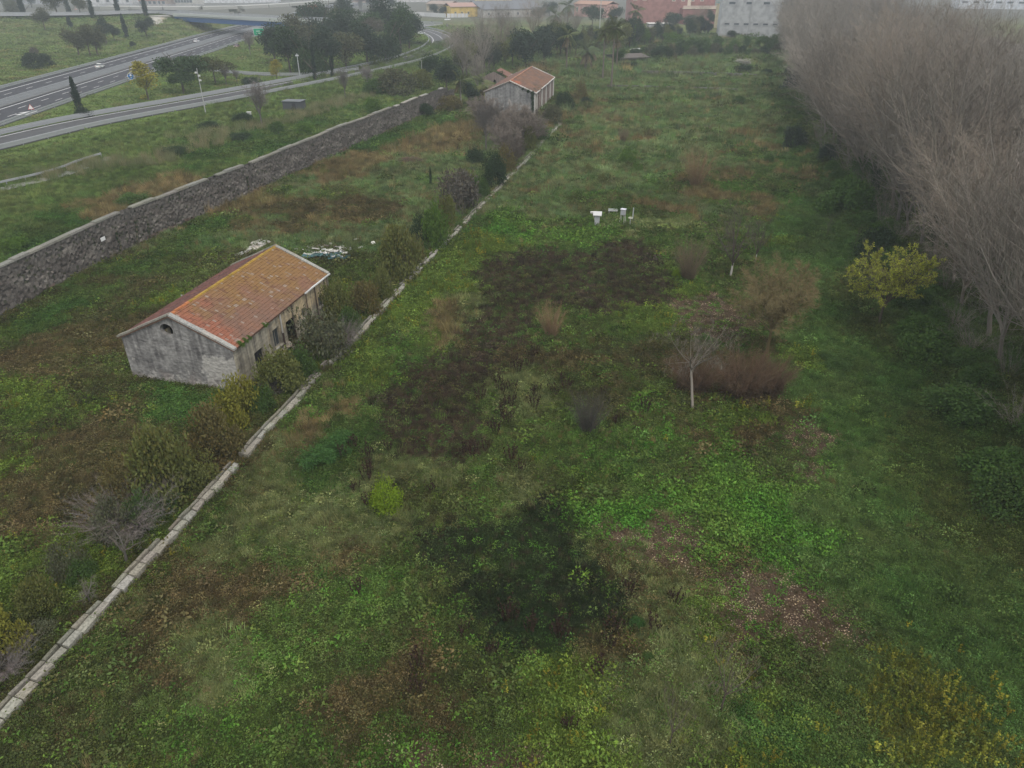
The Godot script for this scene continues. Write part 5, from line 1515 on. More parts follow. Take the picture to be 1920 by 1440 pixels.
	# ---------------- the tree row on the right
	var rown := ["front", "second", "third", "fourth", "fifth", "rear"]
	for r in 6:
		var i := 0
		var u := 38.0 + r * 2.4
		while u < 398:
			if rng.randf() < .06:
				u += 5.0
				continue
			var lb: String = "bare grey tree of the right hand %s row, %s from the camera" % [rown[r], ordinal(i + 1)]
			var p: Vector3 = R * ([30.4, 36.0, 42.5, 50.0, 58.5, 68.0][r] + maxf(0, u - 165) * .075 + R1(-.9, .9)) + U * (u + R1(-1, 1))
			var tm: Array = planes[rng.randi() % 5]
			var s := R1(.82, 1.18)
			var t := thing("bare_tree", lb, "tree", Vector3(p.x, 0, p.z), R1(0, TAU), "bare grey trees in rows along the right side")
			part("trunk", tm[0], t)
			part("crown", tm[1], t)
			var tilt := Basis(U, [-.17, -.10, -.04, 0.0, 0.0, 0.0][r] * R1(.5, 1.5))
			t.basis = tilt * Basis(Vector3.UP, R1(0, TAU)).scaled_local(Vector3(s, s * R1(.92, 1.2), s))
			if r < 2 and i % 5 == 3:
				var iv := part("ivy", M.crown_a, t, M.t_dark)
				iv.position = Vector3(0, R1(2.5, 4.5), 0)
				iv.scale = Vector3(R1(.6, 1.1), R1(2.2, 3.6), R1(.6, 1.1))
			u += [6.0, 6.0, 6.6, 8.0, 10.0, 12.0][r]
			i += 1
	for i in 26:
		var p: Vector3 = R * R1(26.5, 31.5) + U * (46 + i * 4.6) + R * maxf(0, (i - 26.0) * .3)
		var o := part("twiggy_bush", tw_th, self)
		tag(o, "grey leafless scrub at the foot of the bare tree row, %s from the camera" % ordinal(i + 1), "bush", "leafless scrub under the tree row")
		o.position = G(p)
		var w := R1(1.6, 2.9)
		o.scale = Vector3(w, R1(2.4, 4.6), w)
		o.rotation.y = R1(0, TAU)
	# ---------------- shrubs along the low wall and the old houses, near to far
	for k in [
		[Vector3(-25.46, 0, -24.66), 3.26, 3.14, "gold green shrub at the left edge, nearest the camera by the low wall", M.crown_b, t_gold],
		[Vector3(-22.17, 0, -37.11), 4.57, 5.07, "large olive green shrub touching the low wall below the near house", cb2, t_olive],
		[Vector3(-20.68, 0, -41.93), 4.21, 3.83, "olive brown shrub between the large olive one and the gold tree", M.crown_b, t_brown],
		[Vector3(-20.3, 0, -46.14), 3.94, 3.68, "yellow flecked green shrub at the near house's front corner", M.crown_b, t_gold],
		[Vector3(-18.42, 0, -50.56), 4.39, 3.7, "olive shrub against the near house's broken wall foot", cb2, t_olive],
		[Vector3(-16.68, 0, -56.85), 5.75, 4.85, "dark grey green shrub covering the near house's last doorway", cb3, t_grey],
		[Vector3(-16.67, 0, -64.55), 3.7, 3.95, "left one of two olive shrubs beyond the near house's far corner", M.crown_b, t_olive],
		[Vector3(-14.13, 0, -65.82), 3.55, 3.55, "right one of two olive shrubs beyond the near house's far corner", cb2, t_brown],
		[Vector3(-11.93, 0, -75.95), 5.54, 5.87, "big dark olive shrub with yellow flecks midway along the low wall", cb2, t_olive],
		[Vector3(-8.98, 0, -86.41), 4.16, 5.21, "fresh green shrub leaning over the low wall midway", M.crown_b, t_fresh],
		[Vector3(-10.87, 0, -87.84), 3.53, 3.79, "small dark shrub just left of the fresh green one", cb3, t_dark],
		[Vector3(-7.04, 0, -101.07), 7.04, 5.88, "wide mauve grey shrub with olive top before the wall's gap", cb2, t_mauve],
		[Vector3(-6.51, 0, -111.92), 5.51, 3.45, "olive green shrub rising behind the mauve grey one", M.crown_b, t_olive],
		[Vector3(-2.38, 0, -114.46), 4.77, 5.31, "dark green upright shrub at the wall's gap", cb2, t_dark],
		[Vector3(-6.16, 0, -131.67), 4.24, 2.52, "low dark shrub left of the bare tree before the far house", M.crown_b, t_dark],
		[Vector3(5.68, 0, -151.88), 5.47, 4.16, "green shrub below the far house's pilastered wall", M.crown_b, t_green],
		[Vector3(9.66, 0, -169.57), 5.31, 4.1, "bluish green shrub beside the far house's middle pilaster", cb2, t_grey],
		[Vector3(13.6, 0, -188.98), 5.33, 4.11, "dark green shrub at the far house's rear corner", M.crown_b, t_dark],
		[Vector3(18.67, 0, -201.62), 3.96, 5.76, "narrow brown tinged shrub just right of the far house", cb3, t_brown],
		[Vector3(19.98, 0, -198.97), 3.35, 1.44, "very low dark shrub at the meadow's edge right of the far house", M.crown_b, t_deep],
		[Vector3(-20.58, 0, -38.53), 2.89, 2.64, "small olive shrub pressed between the large olive one and the low wall", cb3, t_olive],
		[Vector3(-22.46, 0, -34.23), 2.53, 2.33, "low dull green shrub at the near end of the shrub band", M.crown_b, t_green],
		[Vector3(-23.49, 0, -33.02), 2.93, 3.11, "tangled grey green shrub behind the dead bent tree", cb3, t_grey],
		[Vector3(-24.8, 0, -37.11), 3.52, 3.24, "wide dull olive shrub left of the large olive green one", cb3, t_brown],
		[Vector3(-24.84, 0, -30.12), 2.45, 2.44, "low grey green shrub left of the dead bent tree", cb3, t_grey],
		[Vector3(-24.98, 0, -27.35), 2.31, 2.18, "olive shrub beside the gold green one at the left edge", cb2, t_olive],
		[Vector3(-19, 0, -47.28), 2.51, 2.42, "green shrub right of the yellow flecked one, touching the low wall", cb2, t_green],
		[Vector3(-17.26, 0, -52.59), 2.89, 2.89, "dark green shrub between the near house and the low wall", M.crown_b, t_green],
		[Vector3(-14.88, 0, -61.54), 2.55, 2.61, "mid green shrub in front of the two olive ones", cb2, t_green],
		[Vector3(-12.96, 0, -69.88), 2.82, 3.28, "green shrub at the low wall right of the two olive ones", M.crown_b, t_olive],
		[Vector3(-10.9, 0, -80.72), 2.79, 3.4, "brownish shrub right behind the big dark olive one", cb3, t_brown],
		[Vector3(-8.09, 0, -94.41), 3.32, 4.13, "dull green shrub between the fresh green one and the mauve one", cb2, t_olive],
		[Vector3(-4.46, 0, -108.29), 3.73, 3.37, "olive shrub right beside the low wall's gap", M.crown_b, t_green],
		[Vector3(-0.46, 0, -123.83), 4.01, 5.02, "tangled brown shrub past the dark upright one", cb3, t_brown],
		[Vector3(3.26, 0, -140.43), 4.48, 4.77, "green shrub at the low wall before the far house", cb2, t_olive],
	]: shrub("shrub", k[3], k[0] - R * .55, k[1] * 1.08, k[2] * 1.25, k[4], k[5], 0.0, "shrubs along the low wall")
	for i in 44:
		var w := R1(1.7, 3.2)
		var uu := 13.0 + i * 3.5 + R1(-1, 1)
		var p: Vector3 = R * (-28.5 + (uu - 13.0) * .0125 - w * .5 - absf(R1(-1, 1))) + U * uu
		shrub("scrub_bush", "low tangled scrub along the low wall's left side, %s from the camera" % ordinal(i + 1), p, w, R1(.8, 1.8), [M.crown_b, cb2, cb3][i % 3], [t_olive, t_green, t_brown, t_grey, t_olive, t_mauve][rng.randi() % 6], 0.0, "low scrub along the low wall", "bush")
	for i in 24:
		var p: Vector3 = (Vector3(48.9, 0, -311.77) as Vector3).lerp(Vector3(118.95, 0, -328.76), i / 23.0) + U * R1(-5, 9)
		shrub("hedge_bush", ["dark green", "green", "grey green"][i % 3] + " bush of the hedge closing the field's far end, %s from the left" % ordinal(i + 1), p, R1(4, 7), R1(3, 6), [M.crown_b, cb2][i % 2], [t_dark, t_green, t_grey][i % 3], 0.0, "hedge at the field's far end", "bush")
	for k in [[Vector3(-22.52, 0, -30.94), 4.2, "dead grey tree with a bent trunk between low wall and olive shrubs"], [Vector3(-23.1, 0, -27.92), 2.6, "small dead twiggy tree left of the low wall, near the camera"], [Vector3(-25.61, 0, -35.5), 2.4, "pale dead branches left of the large olive shrub"]]: bare("bare_tree", k[2], k[0], dead, 3.2, k[1] * .66, 1.1)
	for k in [[Vector3(-23.99, 0, -34.23), 4.33, 2.33, "spreading grey twiggy bush left of the low wall"], [Vector3(-25.28, 0, -23.76), 2.39, 1.33, "grey leafless twigs at the left edge by the low wall"], [Vector3(-15.73, 0, -58.74), 2.95, 2.46, "grey twigs in front of the dark shrub by the near house"]]:
		tag(part("twiggy_bush", tw_gr, self), k[3], "bush").position = G(k[0])
		(get_child(get_child_count() - 1) as Node3D).scale = Vector3(k[1] * .6, k[2], k[1] * .6)
	bare("bare_tree", "tall bare forked tree left of the far house's gable", Vector3(-4.94, 0, -141.84), tall, 8.5, 8.89, 1.0)
	var n := 0
	for k in [[Vector3(-0.98, 0, -133.77), 6.0], [Vector3(1.53, 0, -140.43), 6.5], [Vector3(-2.13, 0, -147.72), 5.5], [Vector3(3.28, 0, -151.88), 5.8], [Vector3(0.19, 0, -126.47), 4.8]] + [[Vector3(-3.91, 0, -155.7), 6.2], [Vector3(0.87, 0, -151.88), 6.6], [Vector3(4.2, 0, -145.22), 5.6], [Vector3(-6.46, 0, -164.5), 6.4]]:
		bare("bare_tree", ["mauve bare tree in front of the far house, middle of its thicket", "reddish bare tree before the far house's gable corner", "grey bare tree at the left of the thicket before the far house", "reddish bare tree nearest the far house's side wall", "low grey bare tree at the near end of the thicket", "bare tree hard against the middle of the far house's gable", "reddish bare tree under the far house's gable peak", "bare tree where the thicket meets the low wall", "slender bare tree at the far house's left corner"][n], k[0], thick, 6.6, k[1], 1.25)
		n += 1
	# ---------------- the field
	for k in [
		[Vector3(55.51, 0, -145.71), 5.69, 4.81, "dark round bush alone at the right of the far meadow", M.crown_b, t_deep],
		[Vector3(57.04, 0, -158.54), 1.82, 1.95, "small green bush touching the dark round one", cb3, t_green],
		[Vector3(59.15, 0, -198.1), 3.9, 2.47, "low leafy bush alone in the middle of the far meadow", M.crown_b, t_green],
		[Vector3(78.57, 0, -263.52), 8.35, 3.16, "dark bush under the white blossom at the terrace wall", M.crown_b, t_dark],
		[Vector3(82.44, 0, -218.98), 11.6, 7.01, "large dark bush below the bare trees at the terrace wall's end", cb2, t_deep],
		[Vector3(93.32, 0, -262.06), 2.89, 3.14, "small dark bush above the large dark one at the terrace wall", M.crown_b, t_deep],
		[Vector3(85.65, 0, -260.61), 4.31, 1.49, "low dark mound right of the white blossoming bush", M.crown_b, t_dark],
		[Vector3(57.92, 0, -134.62), 3.93, 3.22, "dark bush at the foot of the tree row, beside the round meadow bush", cb2, t_deep],
		[Vector3(20.99, 0, -131.67), 3.85, 3.63, "pale fresh green willowy bush in the meadow", cb3, t_fresh],
		[Vector3(21.51, 0, -124.95), 2.57, 2.33, "smaller fresh green bush beside the willowy one", cb3, t_fresh],
		[Vector3(14.67, 0, -117.78), 1.92, 2.06, "thin dull green bush left of the willowy ones", cb3, t_olive],
		[Vector3(13.05, 0, -124.95), 1.84, 1.8, "small dull bush nearest the low wall's far end", cb3, t_olive],
		[Vector3(46.08, 0, -131.26), 2.5, 1.78, "small green bush in the dry grass of the meadow", M.crown_b, t_green],
		[Vector3(47.83, 0, -100.55), 8.99, 6.15, "big dark green bush at the edge of the tree row", M.crown_b, t_ivy],
		[Vector3(44.05, 0, -82.92), 5.18, 3.65, "dark green bush behind the yellow blossoming tree", cb2, t_dark],
		[Vector3(56.49, 0, -116.77), 5.2, 4.15, "mid green bush between the big dark green one and the round meadow bush", cb2, t_green],
		[Vector3(36.57, 0, -56.64), 5.74, 2.87, "spreading dark green bush right of the yellow blossoming tree's foot", M.crown_b, t_ivy],
		[Vector3(34.66, 0, -47.28), 6.26, 2.76, "wide dark green bramble bush at the right, middle of three", cb2, t_green],
		[Vector3(32.78, 0, -38.53), 6.14, 2.38, "wide dark green bramble bush at the right edge, nearest the camera", M.crown_b, t_ivy],
		[Vector3(28.53, 0, -55.64), 4.24, 1.13, "low green leafy mound alone on the smooth green strip", cb2, t_green],
		[Vector3(38.72, 0, -91.03), 1.26, 2, "small upright green bush near the right edge of the meadow", cb3, t_green],
		[Vector3(-8.07, 0, -36.03), 2.62, 2.83, "bright lime green bush alone among dark stalks", cb3, t_lime],
		[Vector3(-12.42, 0, -42.72), 3.26, 1.32, "lush green mound of leaves beside the low wall", M.crown_b, t_lush],
		[Vector3(-13.63, 0, -40.77), 3.38, 1.28, "second lush green mound, just nearer the camera", cb2, t_lush],
		[Vector3(6.64, 0, -26.37), 1.02, 0.62, "small dark green leafy bush at the edge of the dark stalks", M.crown_b, t_lush],
		[Vector3(6.85, 0, -24.24), 0.75, 0.43, "smaller dark green leafy bush nearer the camera", M.crown_b, t_green],
		[Vector3(18.56, 0, -75.95), 1.33, 1.45, "yellow green bush at the foot of a brown bare bush", cb3, t_lime],
		[Vector3(17.95, 0, -59.84), 1.99, 0.8, "low dark green plants on the leaf litter", cb3, t_green],
		[Vector3(15.3, 0, -101.07), 2.75, 2.3, "thin green bush behind the white instruments", cb3, t_green],
		[Vector3(-13.1, 0, -116.1), 1.72, 2.96, "ivy covered stump in the brown grass left of the low wall", spin, t_dark],
	]: shrub("bush" , k[3], k[0], k[1], k[2], k[4], k[5], 0.0, "", "bush")
	shrub("blossoming_bush", "white blossoming bush at the far terrace wall", Vector3(82, 0, -275.8), 6.82, 3.63, M.crown_a, t_white, 1.0, "", "bush")
	# bramble mounds below the tree row
	for i in 26:
		var u := 30.0 + i * 4.1
		var v := R1(22.5, 28.5) + (1.5 if u > 60 else 0.0)
		var mat: Material = [t_green, t_ivy, t_ivy, t_green][i % 4]
		shrub("bramble", "dark green bramble mound under the bare tree row, %s from the camera" % ordinal(i + 1), R * v + U * u, R1(3.4, 6.2), R1(1.4, 2.9), [M.crown_b, cb2][i % 2], mat, 0.0, "bramble mounds under the tree row", "bramble")
	bare("blossoming_tree", "yellow blossoming tree standing alone near the right tree row", Vector3(36.23, 0, -63.93), bloom, 4.9, 7.74, .95)
	bare("bare_tree", "pale barked leafless tree with a slanting trunk in front of red brambles", Vector3(14.35, 0, -47.99), pale, 5.2, 7.18, 1.15)
	bare("bare_tree", "rusty brown leafless tree rising behind the red brambles", Vector3(22.91, 0, -57.16), rust, 4.7, 7.66, 1.05)
	for k in [[Vector3(15.05, 0, -51.16), 1.05, 3.6, "dark red bramble thicket around the pale tree's foot, left half"], [Vector3(18.53, 0, -50.13), 1.15, 4.6, "dark red bramble thicket right of the pale tree"], [Vector3(21.06, 0, -50.56), 0.85, 4.0, "dark red bramble thicket at the right end, by the rusty tree"]]:
		var bt := thing("bramble_thicket", k[3], "bramble", G(k[0]))
		part("stems", tw_red, bt)
		var bc := part("foliage", cb3, bt, t_rust)
		bc.scale = Vector3(.95, .72, .95)
		bt.scale = Vector3(k[1] * 1.75, k[2] * .85, k[1] * 1.6)
	bare("bare_tree", "bare dark tree with a white painted foot in the middle of the meadow", Vector3(24.8, 0, -76.27), whitefoot, 4.6, 7.54, 1.0)
	bare("bare_tree", "smaller bare tree with a white foot, right of the larger one", Vector3(29, 0, -81.08), whitefoot, 4.6, 4.87, .8)
	bare("bare_tree", "thin sapling with a small dark crown at the bottom of the picture", Vector3(7.06, 0, -19.57), sapling, 4.2, 3.77, .8)
	bare("bare_tree", "leafless sapling with spread twigs near the bottom right", Vector3(9.83, 0, -21.38), sapling, 4.2, 4.23, 1.1)
	bare("bare_tree", "thin bare sapling under the big dark green bush", Vector3(40.74, 0, -89.73), sapling, 4.2, 3.23, .6)
	bare("bare_tree", "thin bare sapling left of the yellow blossoming tree", Vector3(42.25, 0, -84.83), sapling, 4.2, 3.38, .5)
	for k in [[Vector3(19.75, 0, -75.3), 4.82, "brown leafless bush left of the tree with the white foot", tw_br], [Vector3(29.44, 0, -115.11), 5.65, "orange brown leafless bush alone in the dry meadow", tw_or], [Vector3(3.7, 0, -61.2), 3.3, "orange twiggy bush among the dark stalks", tw_or], [Vector3(5.68, 0, -44.53), 3.26, "dark grey twiggy bush in the middle of the field", tw_dk], [Vector3(22.32, 0, -148.74), 2.87, "small brown twiggy bush in the far meadow", tw_br]]:
		tag(part("twiggy_bush", k[3], self), k[2], "bush").position = G(k[0])
		(get_child(get_child_count() - 1) as Node3D).scale = Vector3(k[1] * .5, k[1] * .95, k[1] * .5)
	# dried dark seed heads
	var db := MB.new()
	for i in 13:
		var a := R1(0, TAU)
		var d := Vector3(cos(a) * .3, R1(.55, 1.0), sin(a) * .3) * Vector3(R1(.2, 1), 1, R1(.2, 1))
		var p := Vector3(cos(a), 0, sin(a)) * R1(0, .22)
		db.twig(p, d, .014, Color(.05, .03, .02))
		for j in 10:
			var e := (rdir() + Vector3.UP * .8) * R1(.05, .10)
			db.leaf(p + d * R1(.4, 1.0), e, e.cross(rdir()).normalized() * .03, jit(Color(.042, .028, .021), .4))
	var dm := db.done(M.twig)
	var near := [[Vector3(0.47, 0, -54.66), "behind the pale grass at centre", 0], [Vector3(3.95, 0, -50.56), "right of the pale grass at centre", 0], [Vector3(-0.51, 0, -48.07), "before the pale grass at centre", 0], [Vector3(-2.3, 0, -41.93), "right of the lime green bush", 0], [Vector3(-10.56, 0, -40.03), "beside the lime green bush", 0], [Vector3(0.7, 0, -26.09), "on the nearest dark patch", 0], [Vector3(6.22, 0, -26.44), "right of the nearest dark patch", 0], [Vector3(-5.19, 0, -22.83), "in the bottom left brown weeds", 0], [Vector3(9.08, 0, -46.51), "left of the red bramble thicket", 0]]
	var docks := [Vector3(0.38, 0, -55.64), Vector3(0.42, 0, -54.18), Vector3(2.18, 0, -57.47), Vector3(1.81, 0, -56.34), Vector3(1.55, 0, -55.14), Vector3(-1.24, 0, -51.43), Vector3(-0.78, 0, -50.04), Vector3(0, 0, -50.64), Vector3(4.28, 0, -52.41), Vector3(4.5, 0, -50.9), Vector3(4.87, 0, -51.25), Vector3(3.34, 0, -49.79), Vector3(1.83, 0, -49.96), Vector3(1.69, 0, -48.07), Vector3(-0.42, 0, -48.07), Vector3(0, 0, -48.31), Vector3(-0.84, 0, -47.6), Vector3(-0.29, 0, -45.91), Vector3(-0.7, 0, -46.36), Vector3(-1.32, 0, -44.6), Vector3(-2.49, 0, -49.21), Vector3(-2.78, 0, -41.67), Vector3(-1.81, 0, -42.39), Vector3(0, 0, -41.02), Vector3(0.55, 0, -39.6), Vector3(-10.23, 0, -41.28), Vector3(-9.97, 0, -40.21), Vector3(-9.76, 0, -39), Vector3(-11.42, 0, -42.59), Vector3(-12.11, 0, -41.6), Vector3(-10.5, 0, -37.73), Vector3(-5.39, 0, -37.56), Vector3(-9.29, 0, -36.3), Vector3(-8.97, 0, -42.26), Vector3(7.95, 0, -45.76), Vector3(10.35, 0, -47.52), Vector3(-0.06, 0, -26.8), Vector3(-0.34, 0, -26.73), Vector3(1.04, 0, -26.02), Vector3(2.47, 0, -26.02), Vector3(2.44, 0, -25.53), Vector3(-1.08, 0, -24.53), Vector3(-2.59, 0, -25.7), Vector3(5.3, 0, -25.84), Vector3(4.98, 0, -25.02), Vector3(6.45, 0, -28.66), Vector3(8.85, 0, -27.88), Vector3(7.37, 0, -26.05), Vector3(4.35, 0, -23.48), Vector3(2.57, 0, -20.51), Vector3(-4.52, 0, -22.21), Vector3(-8.53, 0, -28.66), Vector3(-4.64, 0, -23.73), Vector3(7.39, 0, -49.96), Vector3(-3.08, 0, -42.19), Vector3(-3.42, 0, -41.54)]
	var rank := func(at: Vector3, anchors: Array, which: int, all: Array) -> int:
		var count := 1
		for q in all:
			if q.z < at.z or (q.z == at.z and q.x <= at.x): continue
			var b := 0
			for j in anchors.size():
				if (q as Vector3).distance_to(anchors[j][0]) < (q as Vector3).distance_to(anchors[b][0]): b = j
			if b == which: count += 1
		return count
	for p in docks:
		var o := part("dock_plant", dm, self)
		var best := 0
		for j in near.size():
			if p.distance_to(near[j][0]) < p.distance_to(near[best][0]): best = j
		near[best][2] += 1
		tag(o, "dried dark seed stalks %s, %s from the camera" % [near[best][1], ordinal(rank.call(p, near, best, docks))], "weed", "dried dark seed stalk clumps")
		o.position = G(p)
		o.rotation.y = R1(0, TAU)
		o.scale = Vector3(1, 1, 1) * R1(1.1, 1.7)
	# ---------------- far end of the field
	var edge := [
		[Vector3(38.77, 0, -285.74), 7.05, 6.74, "leafy green tree left of the two tall palms' garden", 0], [Vector3(42.12, 0, -279.04), 8.42, 2.45, "tangled dark shrub at the collapsed shed's front", 1], [Vector3(57.08, 0, -298.22), 8.97, 5.91, "dark clipped bush right of the collapsed shed", 1],
		[Vector3(71.22, 0, -352.63), 10.99, 6.87, "light green tree left of the hedge before the villa", 2], [Vector3(75.09, 0, -340.29), 12.94, 6.65, "middle tree of the hedge before the villa", 0], [Vector3(81.56, 0, -340.29), 9.7, 6.45, "right tree of the hedge before the villa", 0],
		[Vector3(91, 0, -347.59), 8.02, 6.36, "round fruit tree at the grey block's left corner", 0], [Vector3(96.53, 0, -342.7), 6.51, 5.04, "fresh green fruit tree below the grey block", 2], [Vector3(101.43, 0, -340.29), 5.08, 6.45, "slim fruit tree below the grey block's middle", 0],
		[Vector3(112.43, 0, -405.07), 9.82, 3.92, "dark tree behind the fruit trees at the grey block", 1], [Vector3(107.41, 0, -337.93), 6.89, 7.02, "left one of a pair of fruit trees below the grey block's dark stain", 0], [Vector3(113.61, 0, -337.93), 7.8, 7.02, "right one of a pair of fruit trees near the grey block's door", 0],
		[Vector3(108.43, 0, -311.77), 14.03, 3.09, "low spreading green bush at the meadow's far right corner", 2], [Vector3(60.96, 0, -363.12), 8.85, 7.49, "light green tree at the pale garden shed", 2], [Vector3(31.51, 0, -307.78), 7.14, 6.46, "bluish tree behind the stubby palm", 3], [Vector3(124.49, 0, -503.49), 10.09, 9.54, "dark round tree before the red villa's terrace end", 1],
		[Vector3(99.68, 0, -493.57), 16.5, 9.36, "dark trees before the villa's terrace, left one", 1], [Vector3(113.23, 0, -513.81), 13.73, 7.31, "bluish tree before the villa's terrace, right one", 3], [Vector3(49.51, 0, -493.57), 18.48, 12.25, "big dark tree before the pale pink building", 1], [Vector3(67.88, 0, -535.71), 15.72, 11.36, "dark tree between the pale pink building and the villa", 1], [Vector3(109.03, 0, -585.42), 17.13, 11.67, "tall bluish tree before the villa's left windows", 3]]
	for k in edge: shrub("garden_tree", k[3], k[0], k[1], k[2], [M.crown_a, ca2, M.crown_b][rng.randi() % 3], [t_green, t_dark, t_fresh, t_grey][k[4]], k[2] * .06, "trees at the far end of the field", "tree")
	shrub("cypress", "narrow green conifer between the palms and the garden shed", Vector3(53.75, 0, -347.59), 4.72, 9.29, spin, t_green, 0.4, "", "tree")
	# palms
	var fr := palm_mesh(301, 52, 2.8, Color(.125, .145, .060), Color(.24, .185, .11))
	var fr2 := palm_mesh(302, 46, 3.0, Color(.09, .115, .055), Color(.19, .15, .095))
	for k in [[Vector3(29.43, 0, -227.61), 15.89, "tallest palm, right one of two tall palms beyond the far house", 0, 1.15], [Vector3(29.17, 0, -248.23), 13.72, "left one of two tall palms beyond the far house", 0, 1.1], [Vector3(18.9, 0, -269.53), 11.02, "leaning palm behind the far house's rear corner", 0, 1.2], [Vector3(37.95, 0, -282.35), 9.09, "third palm half hidden behind the two tall ones", 0, 1.0], [Vector3(25.39, 0, -269.53), 6.4, "stubby palm with a thick shaggy trunk", 1, 1.25], [Vector3(28.03, 0, -275.8), 6.2, "second stubby palm right behind the shaggy one", 1, 1.1],
		[Vector3(68.13, 0, -441.17), 11.04, "palm before the red villa", 0, 1.5], [Vector3(31.04, 0, -449.14), 13.32, "palm left of the pale pink building", 1, 1.6], [Vector3(-13.05, 0, -193.03), 6.05, "palm with a thin pale trunk left of the far house", 0, .9], [Vector3(-7.46, 0, -196.38), 4.88, "small palm close to the far house's gable", 0, .95], [Vector3(14.08, 0, -317.94), 9.15, "dark palm among the trees above the far house", 1, 1.4], [Vector3(22.18, 0, -411.82), 10.36, "dark palm before the big hall's end", 1, 1.5]]:
		var t := thing("palm_tree", k[2], "palm", Vector3(k[0].x, 0, k[0].z), R1(0, TAU), "palms beyond the far house")
		var mb := MB.new()
		var h: float = k[1]
		var w: float = .42 if k[3] else .24
		var b := Vector3(R1(-.04, .04), 0, R1(-.04, .04)) * h
		mb.tube([Vector3(0, -.3, 0), b * .3 + Vector3(0, h * .4, 0), b + Vector3(0, h, 0)], [w * 1.3, w, w * .9], 8, Color(.16, .135, .115))
		part("trunk", mb.done(M.bark), t)
		var c := part("crown", [fr, fr2][k[3]], t)
		c.position = b + Vector3(0, h, 0)
		c.scale = Vector3.ONE * k[4] * 1.25
		var c2 := part("dead_skirt", M.crown_a, t, t_brown)
		c2.position = b + Vector3(0, h - .9 * k[4], 0)
		c2.scale = Vector3(.75, 1.1, .75) * k[4]
	# ---------------- woods behind the far house and the tall wall
	for k in [
		[Vector3(4.73, 0, -275.8), 15.91, 14.88, "large dark evergreen right behind the far house", t_deep, 0], [Vector3(12.45, 0, -303.89), 14.53, 12.98, "dark evergreen behind the far house's ridge, right one", t_deep, 1], [Vector3(-5.44, 0, -223.22), 8.39, 6, "dark bush left of the pinkish ruin", t_dark, 0],
		[Vector3(-18.15, 0, -212.89), 9.82, 10.04, "dark green tree at the end of the tall wall", t_deep, 1], [Vector3(-26.2, 0, -244.34), 10.82, 8.91, "green tree beside the slip road's bend", t_dark, 0], [Vector3(-10.87, 0, -193.03), 6.8, 6.3, "dark leafy tree just left of the far house", t_deep, 1], [Vector3(-18.48, 0, -307.78), 13.86, 13.13, "grey green tree beyond the slip road's bend", t_grey, 0],
		[Vector3(-32.26, 0, -214.89), 14.4, 7.98, "large grey green bush rising behind the tall wall", t_grey, 2], [Vector3(-38.67, 0, -212.89), 7.44, 5.22, "green bush behind the tall wall, left of the large grey one", t_green, 2], [Vector3(-26.73, 0, -223.22), 9.32, 6.84, "olive bush behind the tall wall, right of the large grey one", t_olive, 2], [Vector3(-34.26, 0, -185.09), 5.75, 4.16, "fresh green bush overhanging the tall wall", t_fresh, 2], [Vector3(-21.33, 0, -179.16), 7.11, 3.58, "dark bush at the foot of the tall wall", t_dark, 2], [Vector3(-15.02, 0, -186.63), 7.91, 4.43, "rust tinged bush at the tall wall's broken end", t_brown, 2],
		[Vector3(-61.39, 0, -84.83), 4.62, 2.04, "fresh green bush behind the tall wall at the left edge", t_fresh, 2], [Vector3(-43.75, 0, -158.54), 5.68, 2.6, "fresh green bush behind the tall wall near the shed", t_fresh, 2], [Vector3(-50, 0, -158.54), 4.09, 3.03, "green bush behind the tall wall below the bare sapling", t_green, 2], [Vector3(-55.76, 0, -151.88), 6.56, 1.75, "dark low bramble between the path and the tall wall", t_dark, 2], [Vector3(-63.29, 0, -138.15), 7.03, 1.81, "dark bramble heap beside the reeds", t_dark, 2], [Vector3(-65.71, 0, -162.67), 6.98, 2.09, "dark green thicket in the ditch below the slip road", t_dark, 2], [Vector3(-61.84, 0, -172.21), 6.12, 2.45, "dark green thicket beside the white utility box", t_dark, 2], [Vector3(-56.57, 0, -105.98), 7.17, 1.59, "green tussock behind the tall wall", t_green, 2]]:
		var trunk: float = 0.0 if k[5] == 2 else k[2] * .12
		shrub("tree" if k[5] != 2 else "bush", k[3], k[0], k[1], k[2], [M.crown_a, ca2, cb2][k[5]], k[4], trunk, "", "tree" if k[5] != 2 else "bush")
	n = 0
	for k in [[Vector3(-15.21, 0, -244.34), 12], [Vector3(-9.77, 0, -257.76), 13], [Vector3(-4.95, 0, -289.2), 13], [Vector3(0, 0, -328.76), 14], [Vector3(-12.3, 0, -328.76), 14], [Vector3(-21.78, 0, -289.2), 11], [Vector3(10.27, 0, -380.03), 15], [Vector3(-5.33, 0, -395.32), 15], [Vector3(28.47, 0, -365.84), 13], [Vector3(19.64, 0, -340.29), 13], [Vector3(105.48, 0, -449.14), 12], [Vector3(-9.79, 0, -215.9), 9]]:
		bare("bare_tree", "bare grey tree in the wood behind the far house, " + ["left front one", "second from the left in front", "behind the ruin", "centre of the wood", "rear left one", "by the slip road's bend", "rear right one", "rear centre one", "before the pink building", "right of the dark evergreens", "before the villa's red terrace wall", "beside the ruin"][n], k[0], planes[n % 4], 15.0, k[1], 1.0, "bare trees in the wood behind the far house")
		n += 1
	var belt := []
	for i in 64: belt.append([R1(0, 1), R1(0, 1)])
	belt.sort_custom(func(a, b): return a[0] < b[0])
	var b0: Vector3 = Vector3(-18.6, 0, -244.34)
	var b1: Vector3 = Vector3(107.41, 0, -426.01)
